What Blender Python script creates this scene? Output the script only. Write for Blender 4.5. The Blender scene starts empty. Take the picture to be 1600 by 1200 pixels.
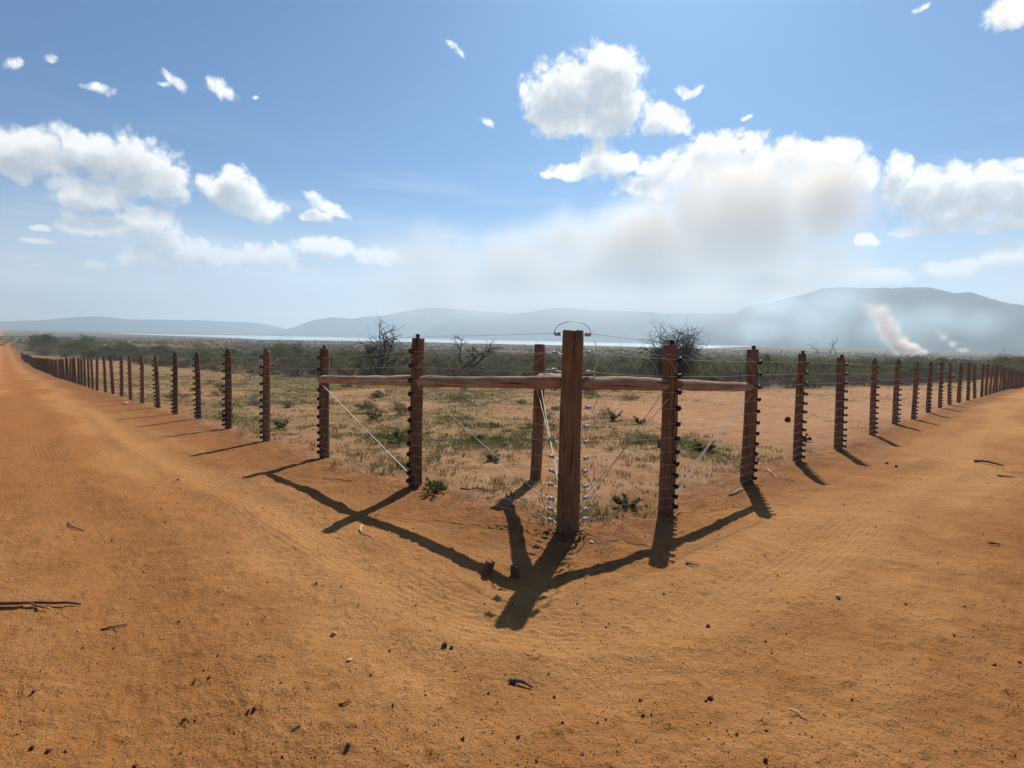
import bpy, math, random
import numpy as np
from mathutils import Vector, Matrix

random.seed(7)
rng = np.random.default_rng(11)
scene = bpy.context.scene
COL = scene.collection
R_ = math.radians

# ------------------------------------------------------------------ camera
FPX, W0, H0 = 840.0, 1600.0, 1200.0
PITCH, ROLL = math.atan(72 / FPX), R_(1.2)
CZ = 1.6                                   # eye height above the datum
ROT = Matrix.Rotation(math.pi / 2 - PITCH, 3, 'X') @ Matrix.Rotation(ROLL, 3, 'Z')
cam_d = bpy.data.cameras.new('camera')
cam = bpy.data.objects.new('camera', cam_d)
COL.objects.link(cam)
cam.matrix_world = Matrix.Translation((0, 0, CZ)) @ ROT.to_4x4()
cam_d.sensor_fit = 'HORIZONTAL'
cam_d.sensor_width = 36.0
cam_d.lens = FPX / W0 * 36.0
cam_d.clip_start = 0.05
cam_d.clip_end = 60000
scene.camera = cam


def ray(px, py):
    d = ROT @ Vector(((px - 800) / FPX, -(py - 600) / FPX, -1))
    return d.normalized()


def azel(px, py):
    d = ray(px, py)
    return math.atan2(d.x, d.y), math.asin(d.z)


# ------------------------------------------------------------------ noise
def _hash(ix, iy, seed):
    h = (ix.astype(np.int64) * 374761393 + iy.astype(np.int64) * 668265263 + seed * 1442695041) & 0xFFFFFFFF
    h = ((h ^ (h >> 13)) * 1274126177) & 0xFFFFFFFF
    return ((h ^ (h >> 16)) & 0xFFFF) / 65535.0


def _h1(ix, iy, seed):
    h = (ix * 374761393 + iy * 668265263 + seed * 1442695041) & 0xFFFFFFFF
    h = ((h ^ (h >> 13)) * 1274126177) & 0xFFFFFFFF
    return ((h ^ (h >> 16)) & 0xFFFF) / 65535.0


def vnoise1(x, y, seed=0):
    ix, iy = math.floor(x), math.floor(y)
    fx, fy = x - ix, y - iy
    fx = fx * fx * fx * (fx * (fx * 6 - 15) + 10); fy = fy * fy * fy * (fy * (fy * 6 - 15) + 10)
    a, b, c, d = _h1(ix, iy, seed), _h1(ix + 1, iy, seed), _h1(ix, iy + 1, seed), _h1(ix + 1, iy + 1, seed)
    return (a + (b - a) * fx) * (1 - fy) + (c + (d - c) * fx) * fy


def vnoise(x, y, seed=0):
    if np.ndim(x) == 0 and np.ndim(y) == 0: return vnoise1(float(x), float(y), seed)
    x = np.asarray(x, float); y = np.asarray(y, float)
    ix, iy = np.floor(x), np.floor(y)
    fx, fy = x - ix, y - iy
    fx = fx * fx * fx * (fx * (fx * 6 - 15) + 10); fy = fy * fy * fy * (fy * (fy * 6 - 15) + 10)
    a, b = _hash(ix, iy, seed), _hash(ix + 1, iy, seed)
    c, d = _hash(ix, iy + 1, seed), _hash(ix + 1, iy + 1, seed)
    return (a + (b - a) * fx) * (1 - fy) + (c + (d - c) * fx) * fy


def fbm(x, y, seed=0, octv=4, gain=0.5):
    s, a, t = 0.0, 1.0, 0.0
    if np.ndim(x) == 0: x, y = float(x), float(y)
    for o in range(octv):
        s = s + a * vnoise(x, y, seed + o * 17); t += a; a *= gain
        x, y = x * 2.03 + 5.1, y * 2.03 + 1.7
    return s / t                      # 0..1


def sstep(a, b, x):
    if np.ndim(x) == 0: t = min(max((float(x) - a) / (b - a), 0.0), 1.0)
    else: t = np.clip((np.asarray(x, float) - a) / (b - a), 0, 1)
    return t * t * (3 - 2 * t)


# ------------------------------------------------------------------ terrain
CORNER = np.array([0.544, 4.837])
_al, _ar = R_(-43.45), R_(45.8)            # headings of the two fence runs
DL = np.array([math.sin(_al), math.cos(_al)])
DR = np.array([math.sin(_ar), math.cos(_ar)])
NL = np.array([-DL[1], DL[0]])             # outward normal of the left run
if NL @ (np.array([0, 0]) - CORNER) < 0: NL = -NL
NR = np.array([-DR[1], DR[0]])
if NR @ (np.array([0, 0]) - CORNER) < 0: NR = -NR


def fence_ab(x, y):
    dx, dy = x - CORNER[0], y - CORNER[1]
    return dx * NL[0] + dy * NL[1], dx * NR[0] + dy * NR[1]


def terrain(x, y, micro=True):
    """height of the land, in metres above the datum"""
    x = np.asarray(x, float); y = np.asarray(y, float)
    r = np.hypot(x, y); az = np.degrees(np.arctan2(x, y))
    xc, yc = np.clip(x, -90, 90), np.clip(y, -12, 100)
    zp = -1.561 + 0.0140 * xc - 0.0509 * yc
    fl = np.interp(r, [0, 80, 120, 180, 260, 450, 700, 1000, 1700, 20000], [-5.2, -5.2, -6.8, -8.3, -9.7, -11.5, -12.3, -14.0, -20.4, -20.6])
    fc = np.interp(r, [0, 76, 130, 200, 500, 900, 1500, 1700, 20000], [-5.3, -5.3, -6.8, -8.3, -13.0, -17.0, -19.7, -20.4, -20.6])
    fr = np.interp(r, [0, 100, 150, 250, 500, 900, 1500, 1700, 20000], [-4.3, -4.3, -5.6, -7.6, -12.0, -16.5, -19.7, -20.4, -20.6])
    wl, wr = sstep(-20, -40, az) * (az > -120), sstep(8, 40, az)
    F = fc * (1 - wl) * (1 - wr) + fl * wl + fr * wr
    h = sstep(55, 105, r)
    z = zp * (1 - h) + F * h
    far = sstep(25, 120, r)
    z = z + far * (fbm(x / 45, y / 45, 3, 3) - 0.5) * 0.9 * sstep(1600, 700, r)
    a, b = fence_ab(x, y)
    D = np.maximum(a, b)
    if micro:
        near = sstep(60, 12, r)
        out = sstep(0.1, 0.9, D)
        z = z + near * ((fbm(x * 0.7, y * 0.7, 5, 3) - 0.5) * 0.07)
        z = z + near * (fbm(x * 4.2, y * 4.2, 9, 4, 0.55) - 0.5) * (0.030 + 0.030 * (1 - out))
        z = z + sstep(16, 7, r) * np.maximum(fbm(x * 17, y * 17, 21, 2) - 0.60, 0) * (0.05 + 0.05 * (1 - out))
        # low berm of loose soil under the wires
        z = z + near * 0.016 * np.exp(-((D - 0.12) / 0.35) ** 2)
        t = track_dist(x, y)
        for c0, w0, dp in ((1.75, 0.22, 0.018), (3.25, 0.26, 0.02), (2.35, 0.16, 0.010), (4.3, 0.3, 0.014)):
            ww = (t - c0 - (fbm(x * 0.25, y * 0.25, 31, 2) - 0.5) * 0.7) / w0
            z = z - near * dp * (np.exp(-ww ** 2) - 0.6 * np.exp(-(np.abs(ww) - 1.5) ** 2 * 2.5))
    return z + CZ


def track_dist(x, y):
    a, b = fence_ab(x, y)
    return np.hypot(np.maximum(a, 0), np.maximum(b, 0)) - np.maximum(-np.maximum(a, b), 0)


def gz(x, y, micro=True):
    return float(terrain(float(x), float(y), micro))


def ground_hit(px, py):
    d = ray(px, py)
    lo, hi = 0.3, None
    t = 0.5
    while t < 6000:
        x, y, z = d.x * t, d.y * t, CZ + d.z * t
        if z < gz(x, y, False):
            hi = t; break
        lo = t; t *= 1.06
    if hi is None: hi = t
    for _ in range(30):
        m = (lo + hi) / 2
        if CZ + d.z * m < gz(d.x * m, d.y * m, True): hi = m
        else: lo = m
    return Vector((d.x * hi, d.y * hi, gz(d.x * hi, d.y * hi)))


# ------------------------------------------------------------------ helpers
def tag(o, label=None, cat=None, group=None, kind=None):
    if label: o['label'] = label
    if cat: o['category'] = cat
    if group: o['group'] = group
    if kind: o['kind'] = kind
    return o


def empty(name, loc, rz=0.0):
    o = bpy.data.objects.new(name, None)
    COL.objects.link(o)
    o.location = loc; o.rotation_euler = (0, 0, rz)
    o.empty_display_size = 0.1
    return o


class MB:
    def __init__(self): self.v = []; self.f = []; self.m = []

    def face(self, pts, mi=0):
        n = len(self.v); self.v += [tuple(p) for p in pts]
        self.f.append(tuple(range(n, n + len(pts)))); self.m.append(mi)

    def tube(self, pts, rad, sides=6, cap=True, mi=0, jit=0.0):
        pts = [Vector(p) for p in pts]
        if not hasattr(rad, '__len__'): rad = [rad] * len(pts)
        n0 = len(self.v)
        up = None
        for i, p in enumerate(pts):
            t = (pts[min(i + 1, len(pts) - 1)] - pts[max(i - 1, 0)]).normalized()
            if up is None:
                up = Vector((0, 0, 1)) if abs(t.z) < 0.9 else Vector((1, 0, 0))
            s = t.cross(up)
            s = s.normalized() if s.length > 1e-6 else t.orthogonal().normalized()
            up = s.cross(t).normalized()
            for k in range(sides):
                a = 2 * math.pi * k / sides
                r = rad[i] * (1 + (random.random() - 0.5) * jit)
                self.v.append(tuple(p + (s * math.cos(a) + up * math.sin(a)) * r))
        for i in range(len(pts) - 1):
            for k in range(sides):
                a, b = n0 + i * sides + k, n0 + i * sides + (k + 1) % sides
                self.f.append((a, b, b + sides, a + sides)); self.m.append(mi)
        if cap:
            self.f.append(tuple(n0 + k for k in reversed(range(sides)))); self.m.append(mi)
            e = n0 + (len(pts) - 1) * sides
            self.f.append(tuple(e + k for k in range(sides))); self.m.append(mi)

    def lathe(self, prof, origin, axis, sides=8, mi=0):
        """prof: (distance along the axis, radius)"""
        axis = Vector(axis).normalized(); o = Vector(origin)
        s = axis.orthogonal().normalized(); u = axis.cross(s)
        n0 = len(self.v)
        for d, r in prof:
            for k in range(sides):
                a = 2 * math.pi * k / sides
                self.v.append(tuple(o + axis * d + (s * math.cos(a) + u * math.sin(a)) * r))
        for i in range(len(prof) - 1):
            for k in range(sides):
                a, b = n0 + i * sides + k, n0 + i * sides + (k + 1) % sides
                self.f.append((a, b, b + sides, a + sides)); self.m.append(mi)
        self.f.append(tuple(n0 + k for k in reversed(range(sides)))); self.m.append(mi)
        e = n0 + (len(prof) - 1) * sides
        self.f.append(tuple(e + k for k in range(sides))); self.m.append(mi)

    def mesh(self, name, mats, smooth=False):
        me = bpy.data.meshes.new(name)
        me.from_pydata(self.v, [], self.f)
        for m in (mats if isinstance(mats, (list, tuple)) else [mats]): me.materials.append(m)
        if any(self.m): me.polygons.foreach_set('material_index', self.m)
        if smooth: me.polygons.foreach_set('use_smooth', [True] * len(self.f))
        me.update()
        return me

    def build(self, name, mats, parent=None, smooth=False):
        o = bpy.data.objects.new(name, self.mesh(name, mats, smooth))
        COL.objects.link(o)
        if parent: o.parent = parent
        return o


def obj(name, me, parent=None):
    o = bpy.data.objects.new(name, me); COL.objects.link(o)
    if parent: o.parent = parent
    return o


def add_attr(me, name, vals, typ='FLOAT'):
    a = me.attributes.new(name, typ, 'POINT')
    a.data.foreach_set('value', np.asarray(vals, np.float32))


# ------------------------------------------------------------------ materials
class NT:
    def __init__(self, tree): self.t = tree

    def n(self, typ, **kw):
        nd = self.t.nodes.new(typ)
        for k, v in kw.items():
            if k.startswith('_'):
                setattr(nd, k[1:], v)
            else:
                nd.inputs[k.replace('__', ' ')].default_value = v
        return nd

    def link(self, a, b): self.t.links.new(a, b)

    def sock(self, nd, key, val):
        s = nd.inputs[key]
        if isinstance(val, bpy.types.NodeSocket): self.link(val, s)
        elif val is not None: s.default_value = val

    def math(self, op, a, b=None, c=None, clamp=False):
        nd = self.t.nodes.new('ShaderNodeMath'); nd.operation = op; nd.use_clamp = clamp
        for i, v in enumerate((a, b, c)):
            if v is not None: self.sock(nd, i, v)
        return nd.outputs[0]

    def mix(self, fac, a, b, blend='MIX'):
        nd = self.t.nodes.new('ShaderNodeMix'); nd.data_type = 'RGBA'; nd.blend_type = blend
        self.sock(nd, 0, fac); self.sock(nd, 6, a); self.sock(nd, 7, b)
        return nd.outputs[2]

    def smooth(self, x, a, b, lo=0.0, hi=1.0):
        nd = self.t.nodes.new('ShaderNodeMapRange'); nd.interpolation_type = 'SMOOTHSTEP'
        self.sock(nd, 0, x); nd.inputs[1].default_value = a; nd.inputs[2].default_value = b
        nd.inputs[3].default_value = lo; nd.inputs[4].default_value = hi
        return nd.outputs[0]

    def noise(self, vec, scale, detail=4, rough=0.55, dist=0.0):
        nd = self.t.nodes.new('ShaderNodeTexNoise')
        nd.inputs['Scale'].default_value = scale; nd.inputs['Detail'].default_value = detail
        nd.inputs['Roughness'].default_value = rough; nd.inputs['Distortion'].default_value = dist
        if vec is not None: self.link(vec, nd.inputs['Vector'])
        return nd.outputs['Fac']

    def vmul(self, vec, s):
        nd = self.t.nodes.new('ShaderNodeVectorMath'); nd.operation = 'MULTIPLY'
        self.link(vec, nd.inputs[0]); nd.inputs[1].default_value = s
        return nd.outputs[0]

    def attr(self, name):
        nd = self.t.nodes.new('ShaderNodeAttribute'); nd.attribute_name = name
        return nd


def new_mat(name):
    m = bpy.data.materials.new(name); m.use_nodes = True
    t = NT(m.node_tree)
    b = m.node_tree.nodes['Principled BSDF']
    return m, t, b


def c4(c): return (c[0], c[1], c[2], 1.0)


def simple_mat(name, colour, rough=0.8, metal=0.0, var=0.0, scale=8.0, spec=0.3):
    m, t, b = new_mat(name)
    b.inputs['Roughness'].default_value = rough; b.inputs['Metallic'].default_value = metal
    b.inputs['Specular IOR Level'].default_value = spec
    if var:
        tc = t.n('ShaderNodeTexCoord')
        n = t.noise(tc.outputs['Object'], scale, 5)
        lo, hi = [max(0, c * (1 - var)) for c in colour], [c * (1 + var) for c in colour]
        t.link(t.mix(t.smooth(n, 0.3, 0.7), c4(lo), c4(hi)), b.inputs['Base Color'])
    else:
        b.inputs['Base Color'].default_value = c4(colour)
    return m


def dirt_material():
    m, t, b = new_mat('red_dirt')
    geo = t.n('ShaderNodeNewGeometry')
    P = geo.outputs['Position']
    ins, grn, lit, trk, red = [t.attr(k).outputs['Fac'] for k in ('inside', 'green', 'litter', 'trackd', 'redness')]
    big = t.noise(P, 0.35, 4, 0.6)
    mid = t.noise(P, 2.2, 5, 0.6)
    fin = t.noise(P, 26, 4, 0.7)
    grain = t.noise(P, 140, 2, 0.7)
    out_c = t.mix(t.smooth(mid, 0.3, 0.7), (0.338, 0.150, 0.047, 1), (0.455, 0.216, 0.076, 1))
    out_c = t.mix(t.math('MULTIPLY', t.smooth(big, 0.42, 0.68), 0.75), out_c, (0.310, 0.125, 0.034, 1))
    out_c = t.mix(red, out_c, (0.365, 0.135, 0.036, 1))
    strip = t.math('SINE', t.math('ADD', t.math('MULTIPLY', trk, 2.1), t.math('MULTIPLY', t.noise(P, 0.18, 3, 0.5), 9.0)))
    out_c = t.mix(t.smooth(strip, 0.1, 1.0, 0, .55), out_c, (0.500, 0.252, 0.093, 1))
    out_c = t.mix(t.smooth(strip, -.2, -1.0, 0, .40), out_c, (0.290, 0.115, 0.031, 1))
    in_c = t.mix(t.smooth(mid, 0.35, 0.7), (0.350, 0.172, 0.078, 1), (0.465, 0.256, 0.130, 1))
    in_c = t.mix(t.math('MULTIPLY', t.smooth(big, 0.45, 0.62), 0.6), in_c, (0.36, 0.165, 0.075, 1))
    # thin cover of low dry herbage seen as a tint
    herb = t.mix(t.smooth(fin, 0.35, 0.65), (0.105, 0.090, 0.038, 1), (0.225, 0.168, 0.078, 1))
    gm = t.math('MULTIPLY', grn, t.smooth(t.noise(P, 4.0, 6, 0.72), 0.36, 0.54), clamp=True)
    in_c = t.mix(gm, in_c, herb)
    scr = t.mix(t.smooth(mid, 0.35, 0.65), (0.075, 0.064, 0.036, 1), (0.165, 0.125, 0.072, 1))
    in_c = t.mix(t.attr('scrub').outputs['Fac'], in_c, scr)
    col = t.mix(ins, out_c, in_c)
    dark = t.mix(t.smooth(fin, 0.3, 0.7), (0.125, 0.055, 0.025, 1), (0.265, 0.115, 0.048, 1))
    lm = t.math('MULTIPLY', lit, t.smooth(t.noise(P, 4.4, 6, 0.72), 0.38, 0.58))
    col = t.mix(t.math('MULTIPLY', lm, 0.9), col, dark)
    # dark stains, dung and old ash
    st = t.math('MULTIPLY', t.smooth(t.noise(P, 0.9, 6, 0.7), 0.60, 0.72), t.smooth(t.noise(P, 9, 4, 0.7), 0.45, 0.62))
    col = t.mix(t.math('MULTIPLY', st, 0.45), col, (0.15, 0.075, 0.035, 1))
    # grains: pale grit and dark crumbs
    col = t.mix(t.math('MULTIPLY', t.smooth(grain, 0.60, 0.72), 0.5), col, (0.62, 0.40, 0.22, 1))
    col = t.mix(t.math('MULTIPLY', t.smooth(t.noise(P, 60, 3, 0.7), 0.58, 0.70), 0.6), col, (0.13, 0.055, 0.022, 1))
    groove = t.math('SINE', t.math('MULTIPLY', trk, 2 * math.pi / 0.06))
    band = t.math('MULTIPLY', t.smooth(t.noise(P, 0.55, 3, 0.6), 0.40, 0.58), t.smooth(t.math('SINE', t.math('MULTIPLY', trk, 4.4)), 0.1, 0.7))
    groove = t.math('MULTIPLY', t.math('MULTIPLY', groove, band), t.math('SUBTRACT', 1.0, ins))
    col = t.mix(t.smooth(groove, 0.1, -0.8, 0, .17), col, (0.20, 0.085, 0.028, 1))
    t.link(col, b.inputs['Base Color'])
    b.inputs['Roughness'].default_value = 0.95
    b.inputs['Specular IOR Level'].default_value = 0.08
    # relief: crumbs, ripples, tyre grooves following the road
    h = t.math('ADD', t.math('MULTIPLY', mid, 0.035), t.math('MULTIPLY', fin, 0.020))
    h = t.math('ADD', h, t.math('MULTIPLY', t.noise(P, 70, 4, 0.75), 0.012))
    h = t.math('ADD', h, t.math('MULTIPLY', groove, 0.0018))
    h = t.math('ADD', h, t.math('MULTIPLY', t.noise(P, 8.5, 6, 0.7, 0.6), 0.030))
    bp = t.n('ShaderNodeBump'); bp.inputs['Strength'].default_value = 1.0; bp.inputs['Distance'].default_value = 1.0
    t.link(h, bp.inputs['Height']); t.link(bp.outputs[0], b.inputs['Normal'])
    return m


def wood_material(name, c_lo, c_hi, c_streak):
    m, t, b = new_mat(name)
    tc = t.n('ShaderNodeTexCoord')
    oi = t.n('ShaderNodeObjectInfo')
    off = t.n('ShaderNodeVectorMath'); off.operation = 'ADD'
    t.link(tc.outputs['Object'], off.inputs[0])
    rnd = t.math('MULTIPLY', oi.outputs['Random'], 37.0)
    cx = t.n('ShaderNodeCombineXYZ'); t.link(rnd, cx.inputs[0]); t.link(rnd, cx.inputs[1])
    t.link(cx.outputs[0], off.inputs[1])
    v = off.outputs[0]
    fibre = t.noise(t.vmul(v, (60, 60, 3.0)), 1.0, 5, 0.65)
    blot = t.noise(t.vmul(v, (7, 7, 2.0)), 1.0, 4, 0.6)
    crack = t.noise(t.vmul(v, (34, 34, 1.3)), 1.0, 3, 0.5)
    col = t.mix(t.smooth(fibre, 0.3, 0.7), c4(c_lo), c4(c_hi))
    col = t.mix(t.math('MULTIPLY', t.smooth(blot, 0.42, 0.68), 0.7), col, c4(c_streak))
    ck = t.smooth(crack, 0.62, 0.70)
    col = t.mix(t.math('MULTIPLY', ck, 0.85), col, (0.018, 0.011, 0.007, 1))
    tone = t.math('ADD', 0.8, t.math('MULTIPLY', oi.outputs['Random'], 0.45))
    hs = t.n('ShaderNodeHueSaturation'); t.link(col, hs.inputs['Color']); t.link(tone, hs.inputs['Value'])
    t.link(hs.outputs[0], b.inputs['Base Color'])
    b.inputs['Roughness'].default_value = 0.85; b.inputs['Specular IOR Level'].default_value = 0.2
    h = t.math('SUBTRACT', t.math('ADD', t.math('MULTIPLY', fibre, 0.004), t.math('MULTIPLY', blot, 0.004)), t.math('MULTIPLY', ck, 0.006))
    bp = t.n('ShaderNodeBump'); bp.inputs['Distance'].default_value = 1.0
    t.link(h, bp.inputs['Height']); t.link(bp.outputs[0], b.inputs['Normal'])
    return m


def leaf_material(name, lo, hi, trans=0.35):
    m, t, b = new_mat(name)
    oi = t.n('ShaderNodeObjectInfo')
    geo = t.n('ShaderNodeNewGeometry')
    tc = t.n('ShaderNodeTexCoord')
    n = t.noise(tc.outputs['Object'], 1.3, 3)
    f = t.math('ADD', t.math('MULTIPLY', geo.outputs['Random Per Island'], 0.6), t.math('MULTIPLY', t.smooth(n, 0.3, 0.7), 0.4))
    col = t.mix(f, c4(lo), c4(hi))
    hs = t.n('ShaderNodeHueSaturation'); t.link(col, hs.inputs['Color'])
    t.link(t.math('ADD', 0.75, t.math('MULTIPLY', oi.outputs['Random'], 0.5)), hs.inputs['Value'])
    t.link(t.math('ADD', 0.48, t.math('MULTIPLY', oi.outputs['Random'], 0.03)), hs.inputs['Hue'])
    t.link(hs.outputs[0], b.inputs['Base Color'])
    b.inputs['Roughness'].default_value = 0.7; b.inputs['Specular IOR Level'].default_value = 0.15
    tr = t.n('ShaderNodeBsdfTranslucent'); t.link(hs.outputs[0], tr.inputs['Color'])
    mx = t.n('ShaderNodeMixShader'); mx.inputs[0].default_value = trans
    t.link(b.outputs[0], mx.inputs[1]); t.link(tr.outputs[0], mx.inputs[2])
    t.link(mx.outputs[0], m.node_tree.nodes['Material Output'].inputs['Surface'])
    return m


M = {}
M['dirt'] = dirt_material()
M['post'] = wood_material('treated_timber', (0.112, 0.062, 0.034), (0.245, 0.145, 0.082), (0.130, 0.062, 0.034))
M['rail'] = wood_material('sunlit_rail_timber', (0.24, 0.145, 0.090), (0.52, 0.375, 0.245), (0.26, 0.125, 0.07))  # rail colour lightened to stand for sunlight on the rail tops
M['black'] = simple_mat('black_plastic', (0.018, 0.016, 0.016), 0.5)
M['porcelain'] = simple_mat('white_porcelain', (0.40, 0.40, 0.385), 0.5, spec=0.25)
M['wire'] = simple_mat('galvanised_wire', (0.60, 0.57, 0.52), 0.45, 0.35)
M['dark_wire'] = simple_mat('dull_steel_wire', (0.16, 0.17, 0.18), 0.5, 0.6)
M['cable'] = simple_mat('pale_cable', (0.62, 0.56, 0.44), 0.5)
M['twig'] = simple_mat('grey_twig', (0.20, 0.165, 0.135), 0.9, var=0.35, scale=2.0)
M['deadwood'] = simple_mat('dead_wood', (0.105, 0.088, 0.076), 0.9, var=0.3, scale=3.0)
M['stick'] = simple_mat('dry_stick', (0.16, 0.085, 0.05), 0.85, var=0.4, scale=9.0)
M['bleached'] = simple_mat('bleached_stick', (0.48, 0.37, 0.24), 0.8, var=0.3, scale=9.0)
M['clod'] = simple_mat('dark_clod', (0.085, 0.042, 0.024), 0.95, var=0.4, scale=30.0)
M['pale_stone'] = simple_mat('pale_stone', (0.56, 0.42, 0.29), 0.85, var=0.3, scale=30.0)
M['leaf_olive'] = leaf_material('olive_leaves', (0.080, 0.092, 0.038), (0.190, 0.188, 0.082), 0.45)
M['leaf_dark'] = leaf_material('dark_leaves', (0.055, 0.067, 0.032), (0.128, 0.135, 0.064), 0.42)
M['leaf_grey'] = leaf_material('grey_leaves', (0.100, 0.094, 0.070), (0.20, 0.175, 0.125), 0.4)
M['leaf_green'] = leaf_material('fresh_leaves', (0.060, 0.095, 0.022), (0.14, 0.185, 0.05), 0.45)
M['grass'] = leaf_material('grass_blades', (0.150, 0.125, 0.058), (0.28, 0.215, 0.11), 0.45)
M['grass_green'] = leaf_material('green_grass_blades', (0.085, 0.105, 0.038), (0.155, 0.165, 0.065), 0.45)

# ------------------------------------------------------------------ ground sheet
radii = [0.0]
r = 0.25
while r < 15: radii.append(r); r *= 1.0088
while r < 9300: radii.append(r); r *= 1.035
radii.append(9300)
radii = np.array(radii)
azs = list(np.arange(-62, 62.001, 0.21)) + list(np.arange(64, 298, 3.0))
azs = np.radians(np.array(azs)); NA = len(azs); NRg = len(radii)
RR, AA = np.meshgrid(radii[1:], azs, indexing='ij')
gx, gy = (RR * np.sin(AA)).ravel(), (RR * np.cos(AA)).ravel()
gx = np.concatenate([[0.0], gx]); gy = np.concatenate([[0.0], gy])
gzv = terrain(gx, gy)
ga, gb = fence_ab(gx, gy)
gD = np.maximum(ga, gb)
grr = np.hypot(gx, gy)

GREEN_PATCHES = [  # px, py, rx, ry, strength : patches of greener cover inside the fence
    (1090, 702, 75, 18, 1.0), (1010, 618, 120, 12, .9), (1110, 625, 60, 10, .9), (620, 690, 45, 14, 1.0), (560, 590, 120, 16, .9),
    (690, 690, 50, 10, .6), (440, 620, 60, 14, .8), (340, 655, 40, 10, .8), (940, 655, 30, 10, .7), (720, 625, 80, 14, .6),
    (600, 735, 60, 12, .7), (990, 790, 60, 14, .8), (560, 650, 70, 18, .7), (780, 690, 60, 14, .6), (1270, 690, 40, 12, .6), (680, 640, 60, 20, .6)]
gp = [(ground_hit(px, py), ground_hit(px + rx, py), ground_hit(px, py - ry), s) for px, py, rx, ry, s in GREEN_PATCHES]
BARE_PATCHES = [(1130, 655, 190, 24), (1320, 640, 200, 22), (880, 720, 70, 20), (1440, 615, 90, 12), (640, 705, 30, 10), (560, 612, 40, 5), (640, 632, 60, 5), (1200, 670, 120, 18)]
bp_ = [(ground_hit(px, py), ground_hit(px + rx, py), ground_hit(px, py - ry)) for px, py, rx, ry in BARE_PATCHES]


def patch(x, y, c, ex, ey):
    d1, d2 = (ex - c).xy, (ey - c).xy
    l1, l2 = d1.length, d2.length
    u = ((x - c.x) * d1.x + (y - c.y) * d1.y) / (l1 * l1)
    w = ((x - c.x) * d2.x + (y - c.y) * d2.y) / (l2 * l2)
    return np.exp(-(u * u + w * w) * 1.1)


def green_mask(x, y):
    x = np.asarray(x, float); y = np.asarray(y, float)
    n = fbm(x * 0.28, y * 0.28, 41, 4)
    rr = np.hypot(x, y)
    base = sstep(0.42, 0.62, n) * 0.60 + 0.08 + 0.45 * sstep(20, 45, rr)
    base = base * (1 - 0.5 * sstep(1, 10, x))
    for c, ex, ey, s in gp: base = base + s * 0.9 * patch(x, y, c, ex, ey)
    for c, ex, ey in bp_: base = base * (1 - 0.92 * np.clip(patch(x, y, c, ex, ey) * 1.4, 0, 1))
    a, b = fence_ab(x, y)
    return np.clip(base, 0, 1.2) * sstep(0.15, -0.5, np.maximum(a, b) + (fbm(x * 1.3, y * 1.3, 43, 2) - .5) * 0.7)


FRONT = [(60, 556), (120, 560), (200, 568), (300, 578), (400, 586), (480, 590), (560, 590), (700, 597), (800, 595), (900, 595), (1000, 603), (1100, 603), (1200, 606), (1300, 607), (1400, 603), (1500, 596), (1560, 590), (1640, 584), (1760, 578)]
fx_, fy_ = [p[0] for p in FRONT], [p[1] for p in FRONT]
front_r = [ground_hit(p[0], p[1]).xy.length for p in FRONT]
front_az = [azel(p[0], 560)[0] for p in FRONT]
wob = (fbm(gx * 0.9, gy * 0.9, 51, 3) - 0.5)
inside = sstep(0.25, -0.35, gD + wob * 0.8)
litter = np.exp(-((gD - 0.15 + wob * 0.9) / 0.62) ** 2) * sstep(0.25, 0.5, fbm(gx * 0.8, gy * 0.8, 55, 3) + 0.16)
litter = np.maximum(litter, 0.75 * np.exp(-((gD - 0.8 + wob) / 0.75) ** 2) * (0.35 + 0.65 * (ga > gb)) * sstep(4.5, 8, grr))
redness = np.clip(sstep(0.5, -7, gx) * 0.65 + 0.25 * (fbm(gx * 0.2, gy * 0.2, 57, 3) - 0.3), 0, 1) * sstep(0, 5, grr + 2)
green = green_mask(gx, gy)
scrub = sstep(-5, 4, grr - np.interp(np.arctan2(gx, gy), front_az, front_r) + (fbm(gx * .2, gy * .2, 59, 3) - .5) * 14) * (0.75 + 0.25 * sstep(.4, .55, fbm(gx / 25, gy / 25, 60, 3)))

faces_in, faces_out = [], []
idx = 1 + np.arange((NRg - 1) * NA).reshape(NRg - 1, NA)
a0 = idx[:-1, :]; a1 = idx[1:, :]
b0 = np.roll(a0, -1, 1); b1 = np.roll(a1, -1, 1)
quads = np.stack([a0.ravel(), b0.ravel(), b1.ravel(), a1.ravel()], 1)
cD = gD[quads].mean(1) + (fbm(gx[quads[:, 0]] * 2, gy[quads[:, 0]] * 2, 61, 2) - .5) * 0.3
cR = grr[quads].mean(1)
road_sel = (cD > 0.25) & (cD < 16) & (cR < 420)
fan = np.stack([np.zeros(NA, int), idx[0], np.roll(idx[0], -1)], 1)


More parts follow.
